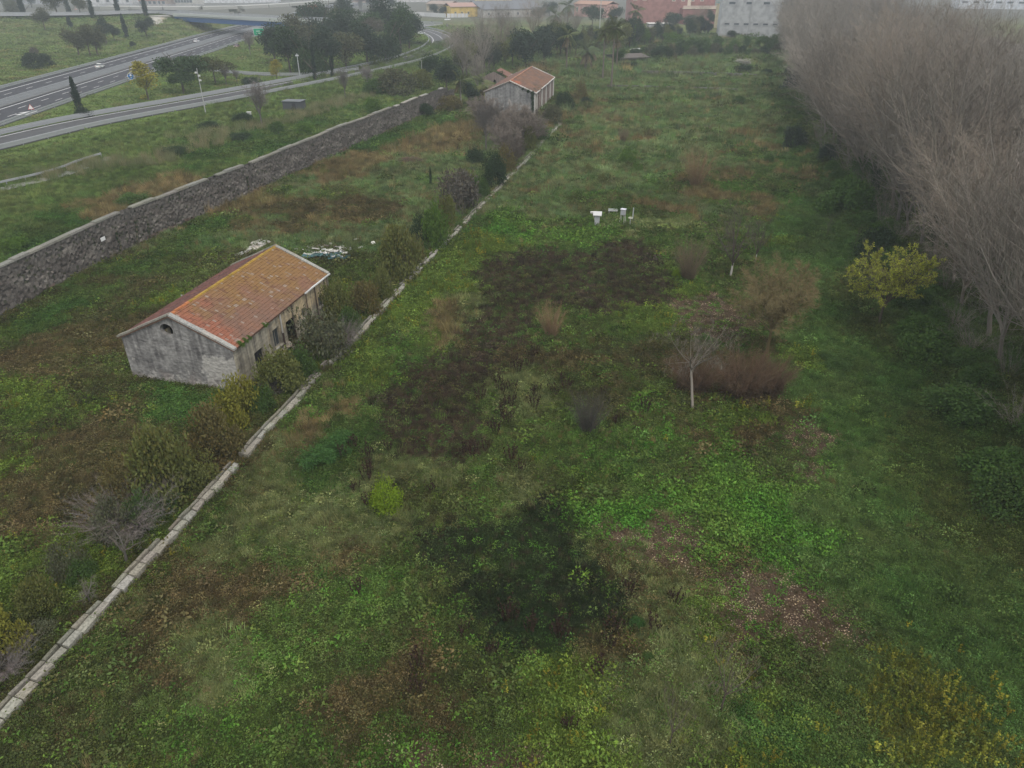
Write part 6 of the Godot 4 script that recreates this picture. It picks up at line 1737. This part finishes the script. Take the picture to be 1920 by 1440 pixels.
	for i in 64:
		var f: float = belt[i][0]
		var p := b0.lerp(b1, f) + U * lerpf(6, 62 if f < .5 else 22, belt[i][1])
		var h := R1(7, 13) * (1.0 if f < .6 else .75)
		shrub("garden_tree", ["dark green", "grey green", "dull green", "deep green"][i % 4] + " tree in the dense belt beyond the far house, %s from the left" % ordinal(i + 1), p, h * R1(.7, 1.0), h, [M.crown_a, ca2, M.crown_b][i % 3], [t_dark, t_grey, t_olive, t_deep][i % 4], h * .08, "trees of the belt beyond the far house", "tree")
	for k in [[Vector3(-54.98, 0, -164.5), 9.8, "bare sapling standing behind the tall wall near the shed"], [Vector3(-44.87, 0, -205.25), 7.67, "left one of two bare saplings by the slip road's rail"], [Vector3(-41.22, 0, -218.98), 7.01, "right one of two bare saplings by the slip road's rail"], [Vector3(-106.13, 0, -317.94), 8.76, "bare tree beside the green motorway sign"], [Vector3(-86.24, 0, -232.17), 5.62, "mauve bare tree under the umbrella pines"], [Vector3(-83.79, 0, -234.51), 4.49, "small mauve bare tree right of the umbrella pines"]]: bare("bare_tree", k[2], k[0], tall, 8.5, k[1], 1.0)
	# ---------------- the motorway's verges
	shrub("umbrella_pine", "largest umbrella pine, left one of the group by the motorway", Vector3(-93.89, 0, -218.98), 18.02, 11.37, M.dome, t_pine, 5.63, "umbrella pines by the motorway", "tree")
	shrub("umbrella_pine", "brownish umbrella pine, right one of the group by the motorway", Vector3(-90.3, 0, -234.51), 14.97, 8.6, M.dome2, t_pine2, 4.49, "umbrella pines by the motorway", "tree")
	shrub("umbrella_pine", "small low umbrella pine in front of the group", Vector3(-92.27, 0, -214.89), 10.5, 6.9, M.dome2, t_pine, 3.62, "umbrella pines by the motorway", "tree")
	shrub("umbrella_pine", "umbrella pine hidden behind the largest one", Vector3(-99.4, 0, -244.34), 11.83, 8.31, M.dome, t_pine, 4.65, "umbrella pines by the motorway", "tree")
	shrub("poplar_tree", "yellow leaved poplar left of the umbrella pines", Vector3(-97.12, 0, -203.42), 13.69, 9.92, pop, t_yel, .8, "yellow poplars", "tree")
	shrub("poplar_tree", "small yellow leaved poplar right of the umbrella pines", Vector3(-72.79, 0, -239.33), 8.62, 6.67, pop, t_yel, .6, "yellow poplars", "tree")
	shrub("cypress", "black cypress standing between motorway and slip road", Vector3(-107.69, 0, -188.19), 5.84, 7.38, spin, t_cyp, .4, "", "tree")
	shrub("bush", "dark round bush at the foot of the black cypress", Vector3(-101.69, 0, -178.44), 5.06, 2.74, M.crown_b, t_deep, 0.0, "", "bush")
	shrub("bush", "dark grey bush right of the umbrella pines", Vector3(-78.26, 0, -229.87), 7.67, 3.25, cb2, t_deep, 0.0, "", "bush")
	n = 0
	for k in [[Vector3(-88.94, 0, -292.75), 50, 26], [Vector3(-74.52, 0, -260.61), 60, 50], [Vector3(-67.18, 0, -257.76), 52, 62], [Vector3(-62.6, 0, -263.52), 50, 66], [Vector3(-58.07, 0, -272.63), 60, 50], [Vector3(-52.87, 0, -285.74), 58, 56], [Vector3(-48.4, 0, -300.09), 50, 50], [Vector3(-45.34, 0, -320.05), 46, 52], [Vector3(-45.27, 0, -347.59), 40, 34], [Vector3(-89.44, 0, -328.76), 56, 26], [Vector3(-82.62, 0, -337.93), 58, 22], [Vector3(-75.44, 0, -347.59), 60, 20], [Vector3(-66.01, 0, -347.59), 60, 20], [Vector3(-58.5, 0, -363.12), 52, 24], [Vector3(-99.02, 0, -433.46), 46, 6], [Vector3(-94.02, 0, -449.14), 40, 8], [Vector3(-105.97, 0, -426.01), 50, 18], [Vector3(-52.91, 0, -392.17), 40, 30]]:
		var names := ["dark tree at the grove's left edge by the green sign", "broad dark tree in front of the grove, left", "dark tree in the grove's front beside two cypresses", "dark tree between the grove's two cypresses", "dark broad pine in the middle of the grove's front", "dark pine in the grove's front, right of the middle", "dark tree in the grove's front towards the road bend", "dark tree at the grove's right front corner", "tall dark tree at the grove's right end by the bend", "second row grove tree behind the left front", "second row grove tree left of the middle", "second row grove pine at the middle", "second row grove pine right of the middle", "second row grove tree towards the bend", "rear grove tree below the red lorry", "rear grove conifer beside the lamp posts", "rear grove tree beside the blue bridge's end", "rear grove tree at the road bend"]
		var top: float = k[2]
		var w: float = (k[0] as Vector3).length() / 1340.0 * k[1] * 1.5
		var hh: float = clampf((k[0] as Vector3).length() * .052, 10, 19) * R1(.85, 1.1)
		shrub("grove_tree", names[n], k[0], w, hh, [M.crown_a, ca2, M.dome, ca2][n % 4], [t_deep, t_dark, t_pine, t_deep, t_grey][n % 5], hh * .13, "trees of the dark grove beside the motorway", "tree")
		n += 1
	shrub("mauve_tree", "leafless mauve crown in the middle of the dark grove", Vector3(-58.53, 0, -337.93), 12, 14, cb3, t_mauve, 3.0, "", "tree")
	shrub("cypress", "left cypress in front of the dark grove", Vector3(-62.21, 0, -244.34), 4.4, 10.11, spin, t_cyp, .4, "", "tree")
	shrub("cypress", "right cypress in front of the dark grove", Vector3(-58.34, 0, -252.23), 4.53, 9.78, spin, t_cyp, .4, "", "tree")
	# the bank
	n = 0
	for k in [[Vector3(-338.17, 0, -547.35), 36, 30, "grey olive tree at the bank's far left"], [Vector3(-314.05, 0, -535.71), 32, 30, "slender grey olive tree second on the bank"], [Vector3(-268.66, 0, -474.82), 42, 40, "big round olive tree at the top of the bank"], [Vector3(-252.36, 0, -470.35), 32, 28, "pale olive tree right of the big round one"], [Vector3(-174.57, 0, -315.86), 44, 44, "left tree of the three olives halfway up the bank"], [Vector3(-171.11, 0, -317.94), 42, 44, "middle tree of the three olives halfway up the bank"], [Vector3(-169.14, 0, -320.05), 42, 46, "right tree of the three olives halfway up the bank"], [Vector3(-192.25, 0, -374.23), 34, 36, "dark tree behind the three olives"], [Vector3(-183.76, 0, -398.52), 38, 32, "dark tree on the bank near the bridge's abutment"], [Vector3(-194.13, 0, -386.01), 28, 24, "reddish dark tree between the olives and the abutment"]]:
		var q := lie(k[0])
		var w: float = q.length() / 1340.0 * k[1]
		shrub("olive_tree", k[3], k[0], w, q.length() / 1340.0 * k[2] * 1.05, [M.crown_a, ca2][n % 2], [t_grey, t_deep][int(n > 6)], w * .16, "trees on the grassy bank", "tree")
		n += 1
	for k in [[Vector3(-294.09, 0, -484.02), 34, "cypress before the bank's first olive tree"], [Vector3(-347.32, 0, -572.17), 34, "cypress behind the bank's first olive tree"], [Vector3(-298.19, 0, -541.47), 34, "cypress beside the big round olive tree"], [Vector3(-238.61, 0, -457.4), 24, "leaning cypress right of the pale olive tree"], [Vector3(-246.63, 0, -503.49), 24, "cypress alone below the overpass rail"], [Vector3(-193.97, 0, -398.52), 30, "cypress before the reddish dark tree"], [Vector3(-212.31, 0, -465.95), 28, "cypress near the bridge's abutment"], [Vector3(-231.89, 0, -418.8), 14, "small dark cypress above the three olives"]]:
		var q := lie(k[0])
		shrub("cypress", k[2], k[0], q.length() / 1340.0 * 24, q.length() / 1340.0 * k[1] * 1.05, spin, t_cyp, .3, "cypresses on the grassy bank", "tree")
	for k in [[Vector3(-169.3, 0, -275.8), 40, 26, "dark bush heap low on the bank, left half", t_deep], [Vector3(-168.83, 0, -282.35), 26, 22, "dark bush heap low on the bank, right half", t_deep], [Vector3(-194.86, 0, -320.05), 16, 14, "small mauve bush above the dark bush heap", t_mauve], [Vector3(-172.07, 0, -357.8), 12, 10, "tiny dark bush beside the motorway rail", t_deep]]:
		var q := lie(k[0])
		shrub("bush", k[3], k[0], q.length() / 1340.0 * k[1], q.length() / 1340.0 * k[2], cb2, k[4], 0.0, "", "bush")
	# dark trees along the town's edge
	n = 0
	for k in [[Vector3(-452.04, 0, -760.14), 40], [Vector3(-439.67, 0, -783.35), 44], [Vector3(-434.36, 0, -697.94), 40], [Vector3(-123.43, 0, -717.54), 30], [Vector3(-109.83, 0, -738.24), 26], [Vector3(-53, 0, -613.79), 24], [Vector3(-60.54, 0, -629), 26], [Vector3(18.24, 0, -547.35), 34], [Vector3(28.54, 0, -613.79), 34], [Vector3(-157.76, 0, -783.35), 26], [Vector3(-363.06, 0, -834.19), 30]]:
		var d: float = (k[0] as Vector3).length() / 1340.0 * k[1]
		shrub("town_tree", "dark tree at the upper edge, " + ["left of the overpass road's start", "second left of the overpass road", "at the upper left corner", "beyond the grove", "right of that beyond the grove", "beside the yellow building, right one", "beside the yellow building, left one", "before the big hall's right end", "behind the big hall's right end", "beside the far lamp posts", "beside the red roofed house"][n], k[0], d, d * .75, M.crown_a, t_deep, d * .1, "dark trees along the town's edge", "tree")
		n += 1
	# reeds and dry canes between slip road and tall wall
	var tr := []
	var cols := PackedColorArray()
	var rm := tuft(311, 46, .8, 1.7, .022, .25)
	for i in 520:
		var t := rng.randf()
		var line: Array = [[Vector3(-79.98, 0, -120.21), Vector3(-69.31, 0, -133.77)], [Vector3(-67.83, 0, -126.47), Vector3(-59.04, 0, -151.88)], [Vector3(-67.78, 0, -151.88), Vector3(-53.13, 0, -169.57)], [Vector3(-54.04, 0, -164.5), Vector3(-44.18, 0, -196.38)], [Vector3(-51.34, 0, -181.34), Vector3(-39.82, 0, -210.93)]][i % 5]
		var p: Vector3 = (line[0] as Vector3).lerp(line[1], t) + Vector3(R1(-3.5, 3.5), 0, R1(-4, 4))
		tr.append(Transform3D(Basis(Vector3.UP, R1(0, TAU)).scaled(Vector3.ONE * R1(.7, 1.3)), p))
		cols.append(jit(Color(.27, .235, .135).lerp(Color(.13, .17, .07), rng.randf()), .2))
	scatter("reeds", rm, tr, cols, self, "pale dry reeds growing between the slip road and the tall wall", "reeds")

func pole(called: String, label: String, at: Vector3, h: float, r: float, col: Color, group := "") -> Node3D:
	var t := thing(called, label, "pole", at, 0.0, group)
	var mb := MB.new()
	mb.tube([Vector3(0, -.4, 0), Vector3(0, h * .5, 0), Vector3(0, h, 0)], [r * 1.3, r, r * .7], 8, col, true)
	part("shaft", mb.done(M.metal), t)
	return t
func sign_post(called: String, label: String, at: Vector3, turn: float, h: float, shape: Array, col: Color, face: Color) -> Node3D:
	var t := thing(called, label, "road sign", at, turn)
	part("post", box_mesh(Vector3(0, h * .5, -.08), Vector3(.1, h, .1), Color(.35, .36, .37), M.metal), t)
	for q in [[1.0, col, .05], [.8, face, .10]]:
		var mb := MB.new()
		for i in range(1, shape.size() - 1):
			var p := []
			for j in [0, i, i + 1]: p.append(Vector3(shape[j].x * q[0], h + shape[j].y * q[0], q[2]))
			mb.tri(p[0], p[2], p[1], q[1])
			mb.tri(p[0] - Vector3(0, 0, .05), p[1] - Vector3(0, 0, .05), p[2] - Vector3(0, 0, .05), Color(.3, .3, .3))
		part("plate" if q[0] == 1.0 else "face", mb.done(M.rough), t)
	return t
func build_small_things():
	rng.seed = 81
	var wh := Color(.42, .43, .45)
	# ---- the white weather instruments in the field
	var a: Vector3 = G(Vector3(11.53, 0, -94.88))
	var t := thing("instrument_cabinet", "white cabinet on a plinth with a tilted lid, left one of the field instruments", "instrument", a, -.15)
	var mb := MB.new()
	mb.hexa([Vector3(-.30, -.1, .25), Vector3(.30, -.1, .25), Vector3(-.36, 1.45, .3), Vector3(.36, 1.45, .3), Vector3(-.30, -.1, -.25), Vector3(.30, -.1, -.25), Vector3(-.36, 1.45, -.3), Vector3(.36, 1.45, -.3)], wh)
	part("cabinet", mb.done(M.rough), t)
	mb = MB.new()
	mb.box(Vector3(0, 1.62, 0), Vector3(1.15, .12, 1.0), Color(.52, .52, .52), Basis(Vector3.RIGHT, .3))
	part("lid", mb.done(M.rough), t)
	t = thing("sensor_mast", "small white sensor head on a thin slanting arm", "instrument", G(Vector3(11.28, 0, -96.07)), 0)
	mb = MB.new()
	mb.tube([Vector3(.2, 0, 0), Vector3(-.25, 1.3, -.3)], [.03, .025], 5, Color(.4, .36, .32))
	part("arm", mb.done(M.rough), t)
	part("sensor_head", box_mesh(Vector3(-.33, 1.4, -.35), Vector3(.42, .2, .3), Color(.62, .61, .58)), t)
	t = thing("bench", "low white slatted bench lying in the weeds between the instruments", "bench", G(Vector3(14.33, 0, -100.04)), -.12)
	for i in 3: part("slat", box_mesh(Vector3(0, .5 + i * .09, -i * .16), Vector3(1.35, .05, .13), jit(Color(.52, .53, .53), .1)), t)
	for s in [-1, 1]: part("leg", box_mesh(Vector3(s * .55, .24, -.15), Vector3(.08, .5, .35), Color(.30, .31, .32)), t)
	t = thing("instrument_screen", "white louvred weather box standing on four legs", "instrument", G(Vector3(15.13, 0, -95.83)), -.5)
	mb = MB.new()
	mb.box(Vector3(0, 1.55, 0), Vector3(.52, .7, .5), Color(.55, .55, .58))
	part("box", mb.done(M.rough), t)
	for i in 6: part("louvre", box_mesh(Vector3(0, 1.25 + i * .115, 0), Vector3(.60, .04, .58), wh), t)
	part("lid", box_mesh(Vector3(0, 1.95, 0), Vector3(.72, .06, .7), Color(.55, .55, .60)), t)
	for x in [-1, 1]:
		for z in [-1, 1]:
			mb = MB.new()
			mb.tube([Vector3(x * .34, -.1, z * .34), Vector3(x * .24, 1.2, z * .22)], [.035, .03], 5, Color(.6, .6, .58))
			part("leg", mb.done(M.rough), t)
	t = thing("instrument_post", "short white post with a round dish on top, right of the louvred box", "instrument", G(Vector3(16.02, 0, -94.88)), 0)
	mb = MB.new()
	mb.tube([Vector3(0, -.1, 0), Vector3(0, .95, 0)], [.06, .05], 6, wh)
	part("post", mb.done(M.rough), t)
	mb = MB.new()
	mb.tube([Vector3(0, .93, 0), Vector3(0, 1.0, 0), Vector3(0, 1.12, 0)], [.1, .3, .32], 10, Color(.6, .6, .5))
	part("dish", mb.done(M.rough), t)
	t = thing("instrument_pipe", "tall thin white pipe upright behind the short dish post", "instrument", G(Vector3(16.74, 0, -97.28)), 0)
	mb = MB.new()
	mb.tube([Vector3(0, -.1, 0), Vector3(0, 1.75, 0)], [.075, .075], 7, wh, true)
	part("pipe", mb.done(M.rough), t)
	# ---- rubbish tip behind the near house
	var labels := ["heap of torn white boards and sheets behind the near house", "crumpled teal tarpaulin beside the heap of white boards"]
	var h := thing("rubbish_heap", labels[0], "rubbish", G(Vector3(-22.97, 0, -84.83)), 0)
	for i in 46:
		var p := Vector3(R1(-2.6, 2.8), 0, R1(-1.6, 1.0)) * (1.0 if i < 34 else 1.5)
		p.y = R1(.05, .5) * maxf(.1, 1 - p.length() / 3.2)
		part("board", tilted(p, Vector3(R1(.2, 1.1), R1(.03, .07), R1(.15, .6)), jit(Color(.50, .49, .47) if rng.randf() < .75 else Color(.14, .12, .12), .2)), h)
	for k in [[Vector3(-23.02, 0, -82.74), 4.6, 1.5, labels[1]], [Vector3(-20.76, 0, -81.81), 2.6, .8, "small teal sheet at the right end of the rubbish"]]:
		var tm := MB.new()
		var nx := 16
		var ny := 7
		var g := []
		for i in nx + 1:
			var c := []
			for j in ny + 1: c.append(Vector3((float(i) / nx - .5) * k[1] + R1(-.08, .08), .12 + .35 * absf(nz.get_noise_2d(i * 14 + k[1] * 90, j * 16)) + R1(0, .16), (float(j) / ny - .5) * k[2] + .3 * sin(i * .7)))
			g.append(c)
		for i in nx:
			for j in ny: tm.quad(g[i][j + 1], g[i][j], g[i + 1][j], g[i + 1][j + 1], jit(Color(.02, .078, .088), .35) if j > 1 or i > 10 else jit(Color(.5, .48, .46), .2))
		var o := part("tarpaulin", tm.done(vmat(.45, .5)), self)
		tag(o, k[3], "tarpaulin")
		o.position = G(k[0])
	for k in [[Vector3(-17.53, 0, -87.02), "loose white board far right of the rubbish heap"], [Vector3(-19.96, 0, -88.46), "loose white board upper right of the rubbish heap"], [Vector3(-20.35, 0, -83.3), "pale square block right of the rubbish heap"]]:
		var o := part("board", tilted(Vector3(0, .25, 0), Vector3(.7, .12, .45), Color(.58, .57, .52)), self)
		tag(o, k[1], "board", "loose boards round the rubbish heap")
		o.position = G(k[0])
	var sl := thing("concrete_slabs", "strip of broken pale concrete slabs beside the near house's rear left corner", "slab", G(Vector3(-32.47, 0, -85.22)), -.22)
	for i in 16: part("slab", tilted(Vector3(R1(-.8, .8), .12, R1(-3.0, 2.4)), Vector3(R1(.5, 1.3), .12, R1(.4, 1.1)), jit(Color(.47, .44, .42), .15)), sl)
	var sl2 := thing("concrete_slabs", "worn pale paving strip along the near house's left eave", "slab", G(Vector3(-33.49, 0, -72.81)), -.22)
	for i in 18: part("slab", tilted(Vector3(R1(-.6, .6), .1, R1(-5.5, 5.5)), Vector3(R1(.5, 1.0), .1, R1(.4, 1.2)), jit(Color(.36, .34, .32), .2)), sl2)
	# ---- heap of cut branches
	var bp := thing("brushwood_pile", "flat dark heap of cut branches in the brown grass left of the low wall", "brushwood", G(Vector3(-18.34, 0, -132.08)), 0)
	mb = MB.new()
	for i in 420:
		var r := rng.randf()
		var an := R1(0, TAU)
		var p := Vector3(cos(an) * 2.5 * r, R1(.2, 1.0) * (1 - r * .7), sin(an) * 2.0 * r)
		mb.twig(p, Vector3(cos(an) + R1(-.7, .7), R1(-.45, .25), sin(an) + R1(-.7, .7)) * R1(.6, 1.6), R1(.015, .04), jit(Color(.095, .065, .05), .4))
	part("branches", mb.done(M.twig), bp)
	# ---- verge furniture
	t = pole("lamp_post", "pale pole with cameras on top beside the slip road", Vector3(-74.23, 0, -182.82), 10.11, .10, Color(.36, .36, .355))
	for i in 3: part("camera_housing", box_mesh(Vector3([-.3, .3, .35][i], 10.11 - [.9, 1.6, 2.6][i], .2), Vector3(.4, .32, .5), Color(.55, .55, .54)), t)
	t = pole("lamp_post", "slim grey pole with a small round lamp before the dark grove", Vector3(-67.78, 0, -246.92), 7.47, .14, Color(.42, .44, .45))
	part("lamp_head", box_mesh(Vector3(0, 7.47 - .6, .1), Vector3(.9, .4, .5), Color(.5, .52, .53)), t)
	pole("telegraph_pole", "thin pale wooden pole before the palm left of the far house", Vector3(-12.86, 0, -192.21), 6.4, .12, Color(.36, .34, .31))
	pole("telegraph_pole", "thin grey pole standing behind the tall wall near its end", Vector3(-26.19, 0, -225.4), 7.75, .10, Color(.30, .30, .29))
	pole("lamp_post", "tall thin pole before the pale pink building", Vector3(49.42, 0, -449.14), 22, .22, Color(.36, .37, .36))
	for k in [[Vector3(-125, 0, -585.42), "left lamp post behind the grove"], [Vector3(-105.25, 0, -644.96), "right lamp post behind the grove"], [Vector3(-332.5, 0, -760.14), "lamp post behind the overpass road"]]: pole("lamp_post", k[1], k[0], 13, .2, Color(.48, .49, .5))
	var st := sign_post("motorway_sign", "green direction sign with white lines at the motorway's near edge", Vector3(-117.43, 0, -368.6), .35, 5.4, [Vector2(-2.4, -1.6), Vector2(2.4, -1.6), Vector2(2.4, 1.6), Vector2(-2.4, 1.6)], Color(.62, .63, .62), Color(.01, .28, .15))
	(st.get_child(2) as Node3D).scale = Vector3(1.16, 1.12, 1)
	(st.get_child(2) as Node3D).position.y = -.65
	for i in 2:
		part("line", box_mesh(Vector3(.1 - i * .3, 5.8 - i * .9, .14), Vector3(2.4 - i * .6, .22, .03), Color(.6, .62, .6)), st)
	var disc := []
	for i in 16: disc.append(Vector2(cos(TAU * i / 16), sin(TAU * i / 16)) * 1.05)
	var bs := sign_post("road_sign", "round blue sign with a white arrow beside the yellow poplar", Vector3(-118.06, 0, -239.33), .3, 1.7, disc, Color(.55, .58, .62), Color(.015, .16, .50))
	mb = MB.new()
	mb.box(Vector3(0, 1.55, .13), Vector3(.2, .8, .03), Color(.7, .7, .7))
	mb.tri(Vector3(-.4, 1.9, .145), Vector3(0, 2.4, .145), Vector3(.4, 1.9, .145), Color(.7, .7, .7))
	part("arrow", mb.done(M.rough), bs)
	sign_post("road_sign", "red rimmed warning triangle at the motorway's near edge, left", Vector3(-118.15, 0, -185.86), .3, 1.0, [Vector2(-.7, -.5), Vector2(.7, -.5), Vector2(0, .75)], Color(.5, .05, .05), Color(.62, .60, .58))
	sign_post("road_sign", "small red topped sign at the overpass road's left end", Vector3(-276.85, 8, -511.82), .1, 1.6, [Vector2(-.9, -.9), Vector2(.9, -.9), Vector2(.0, 1.0)], Color(.5, .08, .06), Color(.6, .58, .56))
	# the arrow painted on the road at the gore
	mb = MB.new()
	var q: Vector3 = Vector3(-117.55, 0, -182.82)
	var pts := [Vector3(-1.6, .12, 2.4), Vector3(1.6, .12, 2.4), Vector3(.9, .12, -.4), Vector3(2.4, .12, -.4), Vector3(0, .12, -4.2), Vector3(-2.4, .12, -.4), Vector3(-.9, .12, -.4)]
	mb.tri(pts[5], pts[4], pts[3], Color(.55, .55, .55))
	mb.quad(pts[0], pts[6], pts[2], pts[1], Color(.55, .55, .55))
	var ar := struct("road_marking", mb.done(M.rough), "broad white arrow painted on the road beside the warning triangle")
	ar.position = q
	for k in [[Vector3(-50.96, 0, -508.6), "first chevron board on the outer bend of the slip road"], [Vector3(-39.19, 0, -484.02), "second chevron board on the outer bend of the slip road"], [Vector3(-30.17, 0, -445.12), "third chevron board on the outer bend of the slip road"], [Vector3(-25.78, 0, -411.82), "last chevron board on the outer bend of the slip road"]]:
		var c := sign_post("chevron_sign", k[1], k[0], -.6, 1.5, [Vector2(-.7, -.7), Vector2(.7, -.7), Vector2(.7, .7), Vector2(-.7, .7)], Color(.03, .03, .03), Color(.03, .03, .03))
		c.set_meta("group", "chevron boards along the bend")
		mb = MB.new()
		for s in [-1, 1]: mb.quad(Vector3(-.4, 1.5, .13), Vector3(.2, 1.5 + s * .55, .13), Vector3(.5, 1.5 + s * .55, .13), Vector3(-.05, 1.5, .13), Color(.7, .7, .7))
		part("chevron", mb.done(M.rough), c)
	# utility box, shed, plate
	t = thing("utility_box", "small white utility box by the ditch below the slip road", "box", Vector3(-60.77, 0, -174.25), .2)
	part("cabinet", box_mesh(Vector3(0, .9, 0), Vector3(.9, 1.6, .7), Color(.62, .62, .6)), t)
	part("lid", box_mesh(Vector3(0, 1.76, 0), Vector3(1.05, .1, .85), Color(.5, .5, .48)), t)
	t = thing("shed", "low dark grey flat roofed shed on the verge beyond the tall wall", "shed", Vector3(-54.04, 0, -188.19), -.15)
	part("wall", box_mesh(Vector3(0, 1.0, 0), Vector3(4.6, 2.2, 3.2), Color(.085, .09, .098)), t)
	for i in 5: part("roof_panel", box_mesh(Vector3(-2.0 + i * 1.0, 2.22, 0), Vector3(.96, .1, 3.6), jit(Color(.15, .16, .17), .1)), t)
	part("door", box_mesh(Vector3(.6, .9, 1.62), Vector3(.9, 1.8, .06), Color(.05, .05, .055)), t)
	t = thing("sign_plate", "small white plate fixed high on the tall stone wall", "sign", Vector3(-48.33, 2.6, -81.6) + Vector3(.05, 0, 0), 1.41)
	part("plate", box_mesh(Vector3.ZERO, Vector3(.75, .42, .05), Color(.72, .72, .72)), t)
	# ivy stems on the tall wall
	for k in [[Vector3(-48.0, 0, -83.6), 3.0, "left ivy stem climbing the tall stone wall beside the white plate"], [Vector3(-47.3, 0, -86.8), 3.4, "middle ivy stem climbing the tall stone wall"], [Vector3(-46.6, 0, -88.8), 2.4, "right ivy stem climbing the tall stone wall"], [Vector3(-40.6, 0, -109.5), 3.2, "ivy stem climbing the tall wall above the brown grass"]]:
		var iv := thing("ivy", k[2], "ivy", k[0] + R * .25)
		mb = MB.new()
		var p := Vector3.ZERO
		var sp := [p]
		for i in 6:
			p += Vector3(R1(-.05, .05), k[1] / 6.0, R1(-.25, .2))
			sp.append(p)
		mb.tube(sp, [.12, .11, .10, .09, .08, .06, .04], 6, Color(.12, .105, .075))
		part("stem", mb.done(M.bark), iv)
		for i in 5:
			var f := part("foliage", M.crown_a, iv, M.t_dark)
			f.position = sp[i + 1]
			f.scale = Vector3(.16, R1(.25, .45), R1(.18, .32))

func tilted(p: Vector3, s: Vector3, col: Color) -> ArrayMesh:
	var mb := MB.new()
	mb.box(p, s, col, Basis(rdir(), R1(-.45, .45)).rotated(Vector3.UP, R1(0, PI)))
	return mb.done(M.rough)
